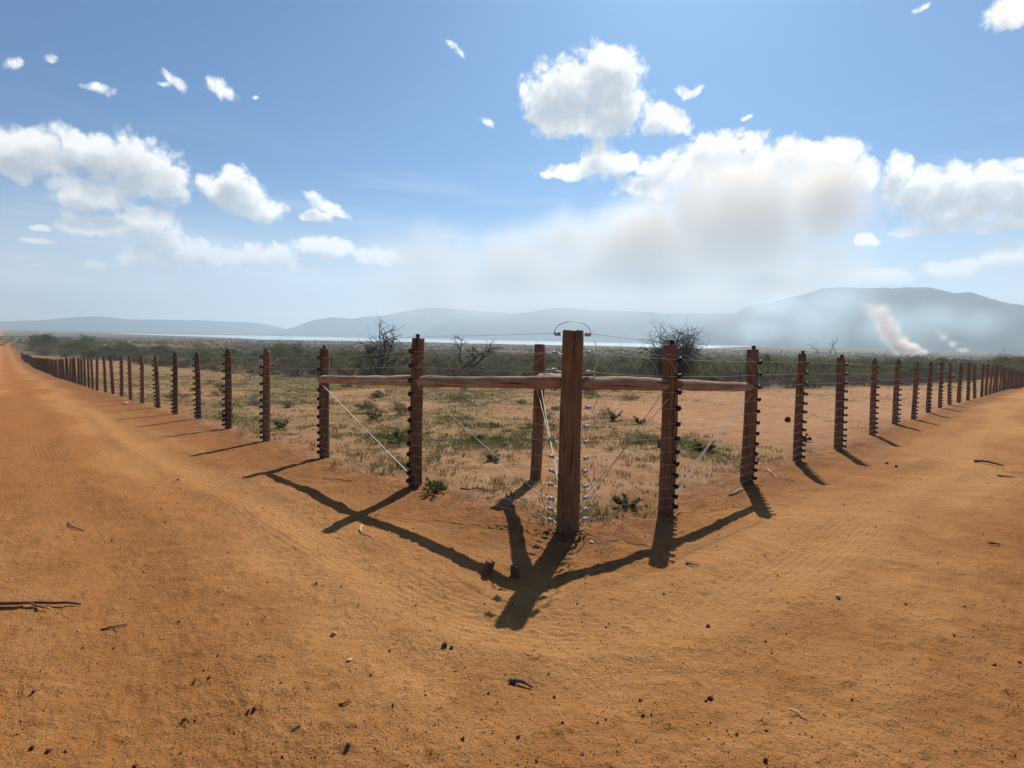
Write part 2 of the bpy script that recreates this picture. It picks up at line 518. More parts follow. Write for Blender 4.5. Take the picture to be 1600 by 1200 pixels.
def sheet(name, q, tri=None):
    used = np.unique(np.concatenate([q.ravel()] + ([tri.ravel()] if tri is not None else [])))
    remap = np.full(len(gx), -1); remap[used] = np.arange(len(used))
    loops = remap[q].ravel(); nq = len(q)
    starts = np.arange(nq) * 4; tot = np.full(nq, 4)
    if tri is not None:
        l2 = remap[tri].ravel(); s2 = nq * 4 + np.arange(len(tri)) * 3
        loops = np.concatenate([loops, l2]); starts = np.concatenate([starts, s2]); tot = np.concatenate([tot, np.full(len(tri), 3)])
    me = bpy.data.meshes.new(name)
    me.vertices.add(len(used)); me.loops.add(len(loops)); me.polygons.add(len(starts))
    co = np.stack([gx[used], gy[used], gzv[used]], 1).astype(np.float32)
    me.vertices.foreach_set('co', co.ravel())
    me.loops.foreach_set('vertex_index', loops.astype(np.int32))
    me.polygons.foreach_set('loop_start', starts.astype(np.int32))
    me.polygons.foreach_set('use_smooth', np.ones(len(starts), bool))
    me.update(calc_edges=True)
    for nm, arr in (('inside', inside), ('green', green), ('litter', litter), ('redness', redness), ('scrub', scrub), ('trackd', track_dist(gx, gy))):
        add_attr(me, nm, arr[used])
    me.materials.append(M['dirt'])
    me.validate()
    o = obj(name, me)
    tag(o, kind='structure')
    return o


sheet('ground', quads[~road_sel])
sheet('dirt_road', quads[road_sel], fan)

# ------------------------------------------------------------------ lake
m_lake, t, b = new_mat('lake_water')
b.inputs['Base Color'].default_value = (0.50, 0.53, 0.53, 1)
b.inputs['Roughness'].default_value = 0.22
b.inputs['Specular IOR Level'].default_value = 1.0
geo = t.n('ShaderNodeNewGeometry')
bp = t.n('ShaderNodeBump'); bp.inputs['Strength'].default_value = 0.08; bp.inputs['Distance'].default_value = 0.5
t.link(t.noise(geo.outputs['Position'], 0.12, 4), bp.inputs['Height']); t.link(bp.outputs[0], b.inputs['Normal'])
LZ = CZ - 19.6
mb = MB()
ns = 120
near_pts, far_pts = [], []
for i in range(ns + 1):
    px = 150 + (1190 - 150) * i / ns
    az = azel(px, 530)[0]
    e = min(1, (px - 150) / 260.0) * min(1, (1190 - px) / 90.0)
    e = max(e, 0.0) ** 0.7
    n1 = float(fbm(px / 60, 0.3, 71, 3)) - .5
    r2 = 3700 + 300 * (float(fbm(px / 90, 7.3, 72, 3)) - .5)
    r1 = r2 - (r2 - 1720 - 250 * n1) * e
    near_pts.append((r1 * math.sin(az), r1 * math.cos(az), LZ)); far_pts.append((r2 * math.sin(az), r2 * math.cos(az), LZ))
for i in range(ns):
    mb.face([near_pts[i], near_pts[i + 1], far_pts[i + 1], far_pts[i]])
tag(mb.build('lake', m_lake), kind='structure')

# ------------------------------------------------------------------ hills across the lake
m_hill, t, b = new_mat('hill_scrub')
geo = t.n('ShaderNodeNewGeometry')
n = t.noise(geo.outputs['Position'], 0.006, 8, 0.65)
t.link(t.mix(t.smooth(n, 0.3, 0.7), (0.030, 0.042, 0.024, 1), (0.075, 0.072, 0.045, 1)), b.inputs['Base Color'])
b.inputs['Roughness'].default_value = 0.95; b.inputs['Specular IOR Level'].default_value = 0.05


def hills(name, pts, dist, depth, seed, rough=0.06):
    pxs, pys = [p[0] for p in pts], [p[1] for p in pts]
    N, K = 260, 34
    vs, fs = [], []
    for i in range(N + 1):
        px = pxs[0] + (pxs[-1] - pxs[0]) * i / N
        py = float(np.interp(px, pxs, pys))
        az, el = azel(px, py)
        Hr = math.tan(el) * dist + 20.0
        Hr = max(Hr, 2.0) + (float(fbm(px / 14, 0.5, seed, 4)) - .5) * 22 * min(1, Hr / 60)
        for k in range(K + 1):
            s = (k / K) * 2 - 1                                    # -1 near foot ... 0 crest ... 1 far foot
            rr = dist + s * depth
            X, Y = rr * math.sin(az), rr * math.cos(az)
            prof = (1 - abs(s)) ** 1.15
            spur = float(fbm(X / 420, Y / 420, seed + 5, 5, .55)) - .5
            gully = abs(float(fbm(X / 260, Y / 260, seed + 9, 4)) - .5) * 2
            hgt = Hr * (prof + (spur * 0.45 - gully * 0.18) * prof * (1 - prof) * 2.2)
            vs.append((X, Y, CZ - 20.5 - 4 * abs(s) + max(hgt, -4)))
    for i in range(N):
        for k in range(K):
            a = i * (K + 1) + k
            fs.append((a, a + K + 1, a + K + 2, a + 1))
    me = bpy.data.meshes.new(name); me.from_pydata(vs, [], fs); me.materials.append(m_hill)
    me.polygons.foreach_set('use_smooth', [True] * len(fs)); me.update()
    tag(obj(name, me), kind='structure')


hills('hills', [(-420, 500), (-150, 503), (0, 502), (60, 500), (110, 496), (150, 494), (200, 499), (300, 500), (330, 501), (400, 504), (440, 512), (480, 526)], 8900, 900, 100)
hills('hills', [(400, 525), (450, 514), (490, 500), (520, 496), (550, 498), (570, 495), (600, 493), (640, 485), (680, 481), (720, 484), (770, 487), (850, 492), (950, 500), (1050, 530)], 7700, 1000, 120)
hills('hills', [(600, 535), (650, 519), (690, 505), (730, 496), (790, 491), (830, 487), (870, 480), (920, 484), (1000, 487), (1060, 490), (1150, 489), (1250, 500), (1340, 540)], 6300, 900, 140)
hills('hills', [(1040, 536), (1100, 505), (1150, 489), (1172, 477), (1230, 467), (1262, 458), (1285, 450), (1350, 449), (1400, 450), (1440, 448), (1470, 452), (1490, 458), (1515, 456), (1550, 468), (1600, 477), (1640, 479), (1720, 490), (1850, 505), (2100, 530)], 5000, 1100, 160)
hills('hills', [(1040, 541), (1080, 528), (1100, 523), (1140, 522), (1160, 528), (1200, 533), (1260, 545)], 3950, 260, 180)

# ------------------------------------------------------------------ far bushland (a mass) and individual shrubs
def clump(mb, c, rx, rz, n, size, mi=0, flat=0.0):
    """leaf-sized faces through a lumpy volume"""
    c = Vector(c)
    for _ in range(n):
        d = Vector((random.gauss(0, 1), random.gauss(0, 1), random.gauss(0, 1))).normalized()
        q = random.random() ** 0.45
        p = c + Vector((d.x * rx * q, d.y * rx * q, d.z * rz * q))
        s = size * (0.55 + random.random() * 0.9)
        t1 = Vector((random.gauss(0, 1), random.gauss(0, 1), random.gauss(0, .7))).normalized()
        t2 = t1.cross(Vector((random.gauss(0, 1), random.gauss(0, 1), random.gauss(0, 1)))).normalized()
        mb.face([p - t1 * s * .5, p + t2 * s * .28, p + t1 * s * .5, p - t2 * s * .28], mi)


def branch(mb, p, d, length, rad, depth, spread=0.7, droop=0.0, kids=3, mi=0, seg=4, wig=0.25):
    pts, rads = [Vector(p)], [rad]
    d = Vector(d).normalized()
    for i in range(seg):
        d = (d + Vector((random.gauss(0, wig), random.gauss(0, wig), random.gauss(0, wig) - droop))).normalized()
        pts.append(pts[-1] + d * length / seg); rads.append(rad * (1 - 0.6 * (i + 1) / seg))
    mb.tube(pts, rads, 4 if rad > 0.012 else 3, cap=False, mi=mi)
    if depth > 0:
        for k in range(kids):
            j = random.randint(1, seg)
            nd = (pts[j] - pts[j - 1]).normalized() + Vector((random.gauss(0, spread), random.gauss(0, spread), random.gauss(0, spread * .8)))
            branch(mb, pts[j], nd, length * random.uniform(.45, .75), rads[j] * .75, depth - 1, spread, droop, kids, mi, seg, wig)
    return pts


def shrub_meshes(kind, seed):
    """about 3 m across and 2.3 m high, root at the origin"""
    random.seed(seed)
    st, fo = MB(), MB()
    tops = []
    nst = random.randint(6, 9)
    for k in range(nst):
        a = 2 * math.pi * k / nst + random.uniform(-.4, .4)
        pts = branch(st, (random.gauss(0, .15), random.gauss(0, .15), -0.1), (math.cos(a) * .9, math.sin(a) * .9, random.uniform(.7, 1.7)),
                     random.uniform(1.5, 2.3), .035, 2, .75, 0.02, 4)
        tops.append(pts[-1]); tops.append(pts[-2])
    if kind == 'twiggy':
        for k in range(110):
            a = random.uniform(0, 2 * math.pi); q = random.random() ** .5 * 1.5
            p = Vector((math.cos(a) * q, math.sin(a) * q, random.uniform(-.1, 1.3)))
            branch(st, p, (random.gauss(0, .6), random.gauss(0, .6), 1), random.uniform(.5, 1.1), .014, 1, .9, 0, 4, 0, 3, .35)
        clump(fo, (0, 0, 1.0), 1.5, 0.9, 150, .13)
        for p in tops: clump(fo, p, .45, .25, 16, .12)
    else:
        nl = {'leafy': 26, 'low': 18, 'mixed': 12}[kind]
        for p in tops: clump(fo, p, .6, .32, nl * 2, .15)
        for k in range(16 if kind != 'mixed' else 9):
            a = random.uniform(0, 2 * math.pi); q = random.random() ** .6 * 1.25
            zz = random.uniform(.5, 1.9) * (1 - .18 * q * q)
            clump(fo, (math.cos(a) * q, math.sin(a) * q, zz), random.uniform(.35, .6), random.uniform(.25, .4), nl * 2, .15)
        clump(fo, (0, 0, .8), 1.5, .75, 130, .15)
        if kind == 'mixed':
            for k in range(60):
                a = random.uniform(0, 2 * math.pi); q = random.random() ** .5 * 1.5
                p = Vector((math.cos(a) * q, math.sin(a) * q, random.uniform(-.1, .9)))
                branch(st, p, (random.gauss(0, .6), random.gauss(0, .6), 1), random.uniform(.5, 1.0), .014, 1, .9, 0, 4, 0, 3, .35)
    lm = {'twiggy': M['leaf_grey'], 'leafy': M['leaf_olive'], 'low': M['leaf_dark'], 'mixed': M['leaf_olive']}[kind]
    return fo.mesh('foliage', lm), st.mesh('stem', M['twig'])


KINDS = ['twiggy', 'leafy', 'mixed', 'low']
PROTO = {k: [shrub_meshes(k, 500 + 10 * i + j) for j in range(3)] for i, k in enumerate(KINDS)}
NAMES = {'twiggy': 'thorn_bush', 'leafy': 'leafy_shrub', 'mixed': 'acacia_shrub', 'low': 'dark_shrub'}
LABELS = {'twiggy': 'grey-brown thorn bush, almost leafless, in the thicket beyond the fenced clearing',
          'leafy': 'rounded olive-green leafy shrub in the thicket beyond the fenced clearing',
          'mixed': 'shrub with thin olive crown over bare grey stems in the thicket',
          'low': 'low dark-green dense shrub in the thicket beyond the fenced clearing'}
GROUPS = {'twiggy': 'grey thorn bushes of the thicket', 'leafy': 'olive leafy shrubs of the thicket',
          'mixed': 'thin-crowned shrubs of the thicket', 'low': 'low dark shrubs of the thicket'}


def place_shrub(kind, x, y, s, hs=1.0, label=None, name=None):
    fo, st = random.choice(PROTO[kind])
    o = empty(name or NAMES[kind], (x, y, gz(x, y) - 0.05), random.uniform(0, 6.28))
    o.scale = (s, s, s * hs)
    f = obj('foliage', fo, o); q = obj('stem', st, o)
    tag(o, label or LABELS[kind], 'shrub', None if label else GROUPS[kind])
    return o


random.seed(99)
placed = 0
for row in range(8):
    px = 70.0
    while px < 1680:
        rr = float(np.interp(px, fx_, front_r)) * (1 + row * (.055 + row * .016)) + 2.0 + random.uniform(-2.2, 3.0) - (1.0 if row == 0 else .4) * 16 * max(0.0, float(fbm(px / 55, 3.3, 83, 3)) - .52) * 2.0
        az = azel(px, 560)[0]
        kz = rr / 50 * (1 - .35 * (px < 430) - .38 * float(sstep(1180, 1400, px)))
        x, y = rr * math.sin(az), rr * math.cos(az)
        a, b = fence_ab(x, y)
        step = FPX * 2.5 * kz / rr * math.cos(az) ** -1 * random.uniform(.75, 1.25)
        if max(a, b) < -2.5 and placed < 292:
            n = float(fbm(x / 9, y / 9, 81, 2))
            if row < 2:
                k = 'twiggy' if n > .5 else random.choice(['mixed', 'twiggy', 'low', 'leafy'])
            else:
                k = random.choice(['leafy', 'leafy', 'mixed', 'low'])
            left = px < 430
            s = random.uniform(.75, 1.1) * (0.85 if left else 0.95) * (0.8 if row == 0 else 1)
            place_shrub(k, x, y, s * kz, random.uniform(.72, .98) * (0.85 if left else 1))
            placed += 1
        px += step * (1 + .10 * row)

# mass beyond
random.seed(5)
mv, mf, mm = [], [], []
far = MB()
cnt = 0
for _ in range(14000):
    rr = 95 * math.exp(random.random() ** .85 * math.log(1600 / 95))
    az = R_(random.uniform(-52, 54))
    x, y = rr * math.sin(az), rr * math.cos(az)
    a, b = fence_ab(x, y)
    if max(a, b) > -3 and rr < 330: continue
    pxs_ = 800 + FPX * math.tan(az)
    fr = float(np.interp(pxs_, fx_, front_r))
    if rr < fr * 1.75: continue
    if float(fbm(x / 70, y / 70, 85, 2)) < .27 + .10 * (az < -.5): continue
    z = gz(x, y, False)
    big = 1 + rr / 2200
    s = random.uniform(1.1, 2.0) if rr < 900 else random.uniform(1.0, 1.7)
    clump(far, (x, y, z + s * .55), s * 1.25, s * .62, int(26 + 34 * (rr < 240)), (.24 if rr < 240 else .34) + rr * .0007, random.choice([0, 0, 1, 2]))
    cnt += 1
o = far.build('bushland', [M['leaf_olive'], M['leaf_dark'], M['leaf_grey']])
tag(o, 'far-off flat sweep of olive and grey bush reaching to the lake shore', 'bushland', kind='stuff')

# ------------------------------------------------------------------ single trees and bushes that stand out
def at_px(px, py):
    p = ground_hit(px, py)
    return p.x, p.y, p.xy.length


def dead_tree(name, px, py, ref, limbs, label, cat, rad=.10, seed=1, depth=3, mat='deadwood', kids=3, spread=.6):
    random.seed(seed)
    x, y, rr = at_px(px, py)
    o = empty(name, (x, y, gz(x, y) - .05))
    o.scale = (rr / ref,) * 3                      # limbs below are written for a tree seen from ref metres
    tr, cr = MB(), MB()
    for (p0, d, L, rd) in limbs:
        pts = branch(tr, p0, d, L, rd, 0, wig=.14, seg=6)
        for j in (2, 3, 4, 5, 6):
            for _ in range(2):
                nd = (pts[j] - pts[j - 1]).normalized() * .9 + Vector((random.gauss(0, spread), random.gauss(0, spread * .6), random.gauss(.15, spread * .6)))
                branch(cr, pts[j], nd, L * random.uniform(.3, .5), rd * .42, depth - 1, spread, 0, kids, wig=.3)
    tr.build('trunk', M[mat], o); cr.build('branch', M[mat], o)
    tag(o, label, cat)
    return o


dead_tree('dead_tree', 592, 590, 44, [((0, 0, 0), (-.5, 0, 1), 2.6, .11), ((.1, 0, 0), (.1, .1, 1), 3.6, .12), ((.2, 0, 0), (.75, 0, .9), 3.2, .10), ((0, 0, 0), (-.9, .2, .6), 2.0, .09), ((0, 0, 0), (.9, .3, .75), 2.4, .08), ((.1, 0, 0), (-.25, -.2, 1), 3.1, .09)],
          'tall bare dead tree with crooked dark limbs rising over the lake', 'dead tree', seed=21, depth=3)
dead_tree('fallen_branch', 722, 594, 41, [((-.9, 0, .1), (.6, 0, .55), 3.0, .13), ((0, 0, .9), (-.05, 0, 1), 2.2, .06), ((0.2, 0, .8), (.9, 0, .35), 2.6, .09), ((-.8, 0, 0), (-.4, 0, .4), 1.2, .07)],
          'black fallen dead limb leaning among the grey bushes left of the corner post', 'dead branch', seed=8, depth=2)
dead_tree('dead_tree', 1282, 560, 185, [((0, 0, 0), (-.25, 0, 1), 5.0, .12), ((2.0, 0, 0), (.35, 0, 1), 5.6, .12), ((4.6, 0, 0), (.1, 0, 1), 5.0, .10)],
          'thin distant bare trunks standing above the bush before the smoky hill', 'dead tree', seed=5, depth=1, kids=1)
# dome of curved bare thorn twigs
random.seed(33)
x, y, rr = at_px(1052, 602)
o = empty('bare_thorn_bush', (x, y, gz(x, y) - .05))
st, tw = MB(), MB()
for k in range(20):
    a = 2 * math.pi * k / 20 + random.uniform(-.2, .2)
    pts = branch(st, (random.gauss(0, .2), random.gauss(0, .2), 0), (math.cos(a) * random.uniform(.35, .95), math.sin(a) * random.uniform(.35, .95), 1.2), random.uniform(2.9, 3.6), .045, 0, seg=6, wig=.14)
    for j in (2, 3, 4, 5, 6):
        for _ in range(7):
            nd = (pts[j] - pts[j - 1]).normalized() * .6 + Vector((random.gauss(0, .7), random.gauss(0, .7), random.gauss(0, .6)))
            branch(tw, pts[j], nd, random.uniform(.8, 1.5), .018, 1, .8, .10, 3, seg=5, wig=.33)
st.build('stem', M['deadwood'], o); tw.build('twig', M['deadwood'], o)
fo = MB(); clump(fo, (0, 0, .9), 2.0, .8, 350, .15); fo.build('foliage', M['leaf_dark'], o)
o.scale = (1.0 * rr / 43, 1.0 * rr / 43, 1.17 * rr / 43)
tag(o, 'tall round dome of bare tangled twigs behind the post right of the corner', 'thorn bush')
x, y, rr = at_px(1447, 594)
place_shrub('low', x, y, .95 * rr / 52, 1.05, 'tallest dark-green bush on the skyline right of the brown smoke plume', 'leafy_shrub')
x, y, rr = at_px(1262, 607)
place_shrub('leafy', x, y, .62 * rr / 45, 1.0, 'small bright-green bush at the foot of the dark thicket', 'leafy_shrub')
random.seed(14)
dead_tree('dead_brush', 388, 590, 33, [((0, 0, 0), (-.8, 0, .5), 1.3, .03), ((0, 0, 0), (.7, 0, .45), 1.5, .035), ((0.3, 0, 0), (.2, 0, .8), 1.0, .03)],
          'heap of pale bleached dead branches left of the fence brace', 'dead brush', seed=14, depth=2, mat='bleached')

# ------------------------------------------------------------------ grass and weeds inside the fence
random.seed(3)
grass = MB()


def tuft(mb, x, y, z, h, n, w, spread, mi):
    for _ in range(n):
        a = random.uniform(0, 2 * math.pi); q = random.random() * spread
        bx, by = x + math.cos(a) * q, y + math.sin(a) * q
        hh = h * random.uniform(.5, 1.1); le = random.uniform(.1, .8) * hh
        a2 = a + random.gauss(0, .8)
        tip = (bx + math.cos(a2) * le, by + math.sin(a2) * le, z + hh)
        px_, py_ = -math.sin(a2) * w, math.cos(a2) * w
        mid = (bx + math.cos(a2) * le * .35, by + math.sin(a2) * le * .35, z + hh * .6)
        mb.face([(bx - px_, by - py_, z - .01), (bx + px_, by + py_, z - .01), (mid[0] + px_ * .7, mid[1] + py_ * .7, mid[2]), tip, (mid[0] - px_ * .7, mid[1] - py_ * .7, mid[2])], mi)


N = 110000
rs = 4.9 + (np.random.default_rng(4).random(N) ** 1.35) * 80
az_ = np.radians(np.random.default_rng(6).uniform(-50, 52, N))
X, Y = rs * np.sin(az_), rs * np.cos(az_)
gm = green_mask(X, Y); patchy = fbm(X * 1.4, Y * 1.4, 91, 3)
rnd = np.random.default_rng(8).random(N)
ntuft = 0
for x, y, z, g, q, u, rr in zip(X.tolist(), Y.tolist(), terrain(X, Y).tolist(), gm.tolist(), patchy.tolist(), rnd.tolist(), rs.tolist()):
    if u < g * (0.14 + 1.6 * max(q - .42, 0)) * 2.0:
        greenish = 1 if (g > .75 and random.random() < .6) or random.random() < .16 else 0
        k = 1 + rr / 30
        tuft(grass, x, y, z, random.uniform(.025, .085) * (1.3 if g > .8 else 1), 5 if rr > 14 else 10, .003 * k + .0018, .09 * k, greenish)
        ntuft += 1
o = grass.build('grass', [M['grass'], M['grass_green']])
tag(o, 'patchy short dry and green grass on the ground inside the fence', 'grass', kind='stuff')

WEEDS = [(622, 692, .26, 'bright leafy weed beside the second left post', 1), (680, 770, .16, 'small green weed at the foot of the second left post', 1),
         (958, 657, .26, 'pale upright weed on bare soil right of the corner post', 0), (1000, 662, .18, 'thin grey-green weed on the bare pan between corner and right post', 0),
         (1040, 700, .22, 'low spreading green weed left of the first right post', 1), (1100, 705, .2, 'wide bright-green weed mat right of the first right post', 1),
         (585, 655, .22, 'dry bushy weed in the clearing under the left rail', 0), (745, 690, .14, 'low green weed under the rail left of the inner brace post', 1),
         (770, 722, .12, 'dull green weed left of the inner brace post foot', 0), (355, 655, .18, 'green weed at the foot of a left fence post', 1),
         (440, 668, .18, 'leafy weed just right of the fourth left post', 1), (980, 795, .14, 'flat green weed between corner post and right post foot', 0),
         (1255, 690, .2, 'yellow-green weed beside the third right post', 1), (985, 605, .3, 'green weed row under the right rail', 1)]
for px, py, s, lab, gflag in WEEDS:
    random.seed(px)
    p = ground_hit(px, py)
    o = empty('weed', p)
    fo, st = MB(), MB()
    k = max(1, p.xy.length / 8)
    for j in range(14):
        a = random.uniform(0, 6.28); L = s * random.uniform(.6, 1.3)
        tip = Vector((math.cos(a) * L * .8, math.sin(a) * L * .8, L * random.uniform(.3, 1.0)))
        st.tube([(0, 0, -.02), tip * .5 + Vector((0, 0, .02)), tip], [.006, .004, .003], 3, False)
        for q in (.45, .7, .9, 1.0): clump(fo, tip * q, s * .2, s * .14, 12, .032 * k ** .5)
    fo.build('foliage', M['leaf_green' if gflag else 'leaf_olive'], o); st.build('stem', M['leaf_olive'], o)
    tag(o, lab, 'weed')

random.seed(61)
for k in range(34):
    px, py = random.uniform(230, 1020), random.uniform(598, 672)
    p = ground_hit(px, py)
    a, b = fence_ab(p.x, p.y)
    if max(a, b) > -1.2 or float(green_mask(p.x, p.y)) < .2: continue
    fo, st = random.choice(PROTO[random.choice(['low', 'mixed', 'leafy'])])
    o = empty('low_herb', (p.x, p.y, p.z - .02), random.uniform(0, 6.28))
    q = random.uniform(.07, .15) * (1 + p.xy.length / 40)
    o.scale = (q * 1.2, q * 1.2, q * random.uniform(.7, 1.0))
    obj('foliage', fo, o); obj('stem', st, o)
    tag(o, 'low grey-green herb clump dotted over the fenced clearing', 'herb', 'low herbs of the fenced clearing')

# ------------------------------------------------------------------ the fence
def post_mesh(name, h, rad, seed, bury=.35):
    rr = random.Random(seed)
    mb = MB(); sides = 16
    nz = 16
    ox, oy = rr.uniform(-1, 1), rr.uniform(-1, 1)
    bx, by = rr.uniform(-.02, .02), rr.uniform(-.02, .02)
    for i in range(nz + 1):
        z = -bury + (h + bury) * i / nz
        u = i / nz
        for k in range(sides):
            a = 2 * math.pi * k / sides
            n = float(fbm(math.cos(a) * 1.2 + ox * 9, math.sin(a) * 1.2 + z * 1.1 + oy * 9, seed, 3)) - .5
            q = rad * (1.06 - .14 * u) * (1 + n * .22)
            mb.v.append((math.cos(a) * q + bx * math.sin(u * 3.1), math.sin(a) * q + by * math.sin(u * 3.1), z + (rr.uniform(-.006, .006) if i == nz else 0)))
    for i in range(nz):
        for k in range(sides):
            a, b = i * sides + k, i * sides + (k + 1) % sides
            mb.f.append((a, b, b + sides, a + sides)); mb.m.append(0)
    # slightly chamfered sawn top
    e = nz * sides; n0 = len(mb.v)
    for k in range(sides):
        v = mb.v[e + k]; mb.v.append((v[0] * .9, v[1] * .9, v[2] + .008))
    for k in range(sides):
        mb.f.append((e + k, e + (k + 1) % sides, n0 + (k + 1) % sides, n0 + k)); mb.m.append(0)
    mb.f.append(tuple(n0 + k for k in range(sides))); mb.m.append(0)
    me = mb.mesh(name, M['post'], True)
    me.polygons[len(me.polygons) - 1].use_smooth = False
    return me


def plain_insulator():
    mb = MB()
    mb.lathe([(-.012, .030), (.010, .032), (.016, .020), (.026, .020), (.032, .031), (.048, .028), (.060, .012)], (0, 0, 0), (1, 0, 0), 8)
    return mb.mesh('insulator', M['black'], True)


def cap_insulator():
    mb = MB()
    mb.lathe([(-.01, .034), (.006, .034), (.012, .020), (.024, .020), (.032, .030), (.045, .026), (.055, .012)], (0, 0, 0), (0, 0, 1), 8)
    return mb.mesh('cap_insulator', M['black'], True)


INS, CAP = plain_insulator(), cap_insulator()
POSTS = [post_mesh('post', 1.80, .066, 900 + i) for i in range(5)]
BRACE = [post_mesh('post', 1.83, .082, 950 + i) for i in range(3)]
def knobbed(me0):
    """far posts: the same post with its row of knobs in one mesh"""
    mb = MB()
    mb.v = [tuple(v.co) for v in me0.vertices]; mb.f = [tuple(p.vertices) for p in me0.polygons]; mb.m = [0] * len(mb.f)
    for h in WH: mb.lathe([(-.012, .030), (.008, .032), (.018, .022), (.026, .031), (.042, .014)], (.061, 0, h), (1, 0, 0), 6, 1)
    mb.lathe([(-.01, .034), (.012, .022), (.035, .030), (.055, .012)], (0, 0, 1.808), (0, 0, 1), 6, 1)
    return mb.mesh('post', [M['post'], M['black']], True)


WH = [0.10, 0.20, 0.31, 0.43, 0.56, 0.70, 0.85, 1.00, 1.16, 1.33, 1.50, 1.68]
KNOBBED = [knobbed(m) for m in POSTS]
OFFR = {0: .235, 1: .22, 2: .13, 3: .22, 4: .12, 5: -.07, 7: -.1, 8: -.2, 9: -.22, 10: -.18, 11: -.12, 12: -.1}
OFFL = {1: -.10, 2: -.03, 3: -.10, 4: -.11, 5: .03, 6: -.06, 7: -.04, 8: -.08, 9: -.15, 10: -.15, 11: -.1}
# station along each run, in metres from the corner (measured for the near ones, then even)
SL = [2.53, 5.39, 7.93, 10.70, 13.42, 15.5, 18.5, 21.22, 24.02, 27.0, 29.7, 31.9, 34.4]
while len(SL) < 100: SL.append(SL[-1] + 2.05 + random.uniform(-.12, .12))
SR = [1.34, 3.46, 5.70, 7.64, 10.69, 14.1, 16.2, 19.38, 22.7, 25.3, 27.8, 30.3, 33.0]
while len(SR) < 80: SR.append(SR[-1] + 2.3 + random.uniform(-.12, .12))

random.seed(17)


def run(name, S, D, Nn, label, brace_n, h_adj, offs):
    rt = empty(name, (CORNER[0], CORNER[1], gz(*CORNER, False)), 0)
    inv = Vector(rt.location)
    tops = []
    ang = math.atan2(Nn[1], Nn[0])
    for i, s in enumerate(S):
        x, y = CORNER + D * s + Nn * offs.get(i, 0.0)
        z = gz(x, y, False)
        me = BRACE[i % 3] if i < brace_n else (POSTS if i < 7 else KNOBBED)[random.randrange(5)]
        p = obj('post', me, rt)
        p.location = Vector((x, y, z)) - inv
        tilt = 0.006 if i < 6 else .014
        lean = Vector((random.gauss(0, tilt) + ({0: .026, 1: .004, 2: .025, 3: .022, 4: .004}.get(i, .012) if D[0] < 0 else {0: -.018, 1: -.008, 2: -.036, 3: -.05, 4: -.045}.get(i, -.042)), random.gauss(0, tilt)))
        if i >= 8 and random.random() < .15: lean.x += random.gauss(0, .03)
        sc = random.uniform(.97, 1.03) * h_adj
        p.rotation_mode = 'QUATERNION'
        p.rotation_quaternion = (Matrix.Rotation(lean.length, 3, Vector((-lean.y, lean.x, 0))) @ Matrix.Rotation(ang, 3, 'Z')).to_quaternion() if lean.length > 1e-6 else Matrix.Rotation(ang, 3, 'Z').to_quaternion()
        fat = 1.0 if i < brace_n else random.uniform(.88, 1.14)
        p.scale = (fat, fat, sc)
        rad = .082 if i < brace_n else .066
        if i < 7:
            for h in WH:
                q = obj('insulator', INS, p)
                q.location = (rad * .93, random.uniform(-.006, .006), h + random.uniform(-.01, .01))
            q = obj('cap_insulator', CAP, p); q.location = (.012, .0, (1.838 if i < brace_n else 1.808))
        tops.append((x, y, z, sc))
    # strands, each its own part
    for j, h in enumerate(WH + [1.86]):
        topw = j == len(WH)
        mb = MB()
        off = 0.0 if topw else .105
        c = CORNER + D * (.30 if not topw else .17) + Nn * off * .3
        pts = [Vector((c[0], c[1], gz(*c, False) + (h if not topw else 1.86)))]
        for i, (x, y, z, sc) in enumerate(tops):
            q = Vector((x + Nn[0] * off, y + Nn[1] * off, z + h * sc))
            if i < 10:
                m_ = (pts[-1] + q) / 2; m_.z -= .008; pts.append(m_)
            pts.append(q)
        rads = [.0015 + .00014 * max(0, (p.xy.length - 8)) ** .6 * .6 for p in pts]
        mb.tube([p - inv for p in pts], rads, 4, False)
        mb.build('wire', M['dark_wire' if topw else 'wire'], rt)
    # loosely coiled top strand: bowed whiskers between the top two wires near the corner
    mb = MB()
    for s in np.arange(.45, 3.6, .27):
        s = float(s) + random.uniform(-.02, .02)
        x, y = CORNER + D * s + Nn * (.105 + (float(np.interp(s, [.1, SR[0], SR[1], SR[2]], [0, .235, .22, .13])) if D[0] > 0 else 0))
        z0 = gz(x, y, False)
        pts = []
        for k in range(7):
            u = k / 6
            ss = s + .42 * (1 - math.cos(u * math.pi / 2)) * -1
            xx, yy = np.array([x, y]) + D * (max(ss, .1) - s) - Nn * .06 * u
            pts.append(Vector((xx, yy, z0 + 1.50 + .19 * math.sin(u * math.pi / 2))) - inv)
        mb.tube(pts, .0015, 4, False)
    mb.build('coiled_wire', M['wire'], rt)
    tag(rt, label, 'fence')
    return rt, inv, tops


fl, invl, topl = run('electric_fence', SL, DL, NL, 'long fence of brown posts running off to the left with knobs on its left side', 2, 1.0, OFFL)
fr, invr, topr = run('electric_fence', SR, DR, NR, 'fence of brown posts running off to the right beside the right-hand track', 2, .975, OFFR)


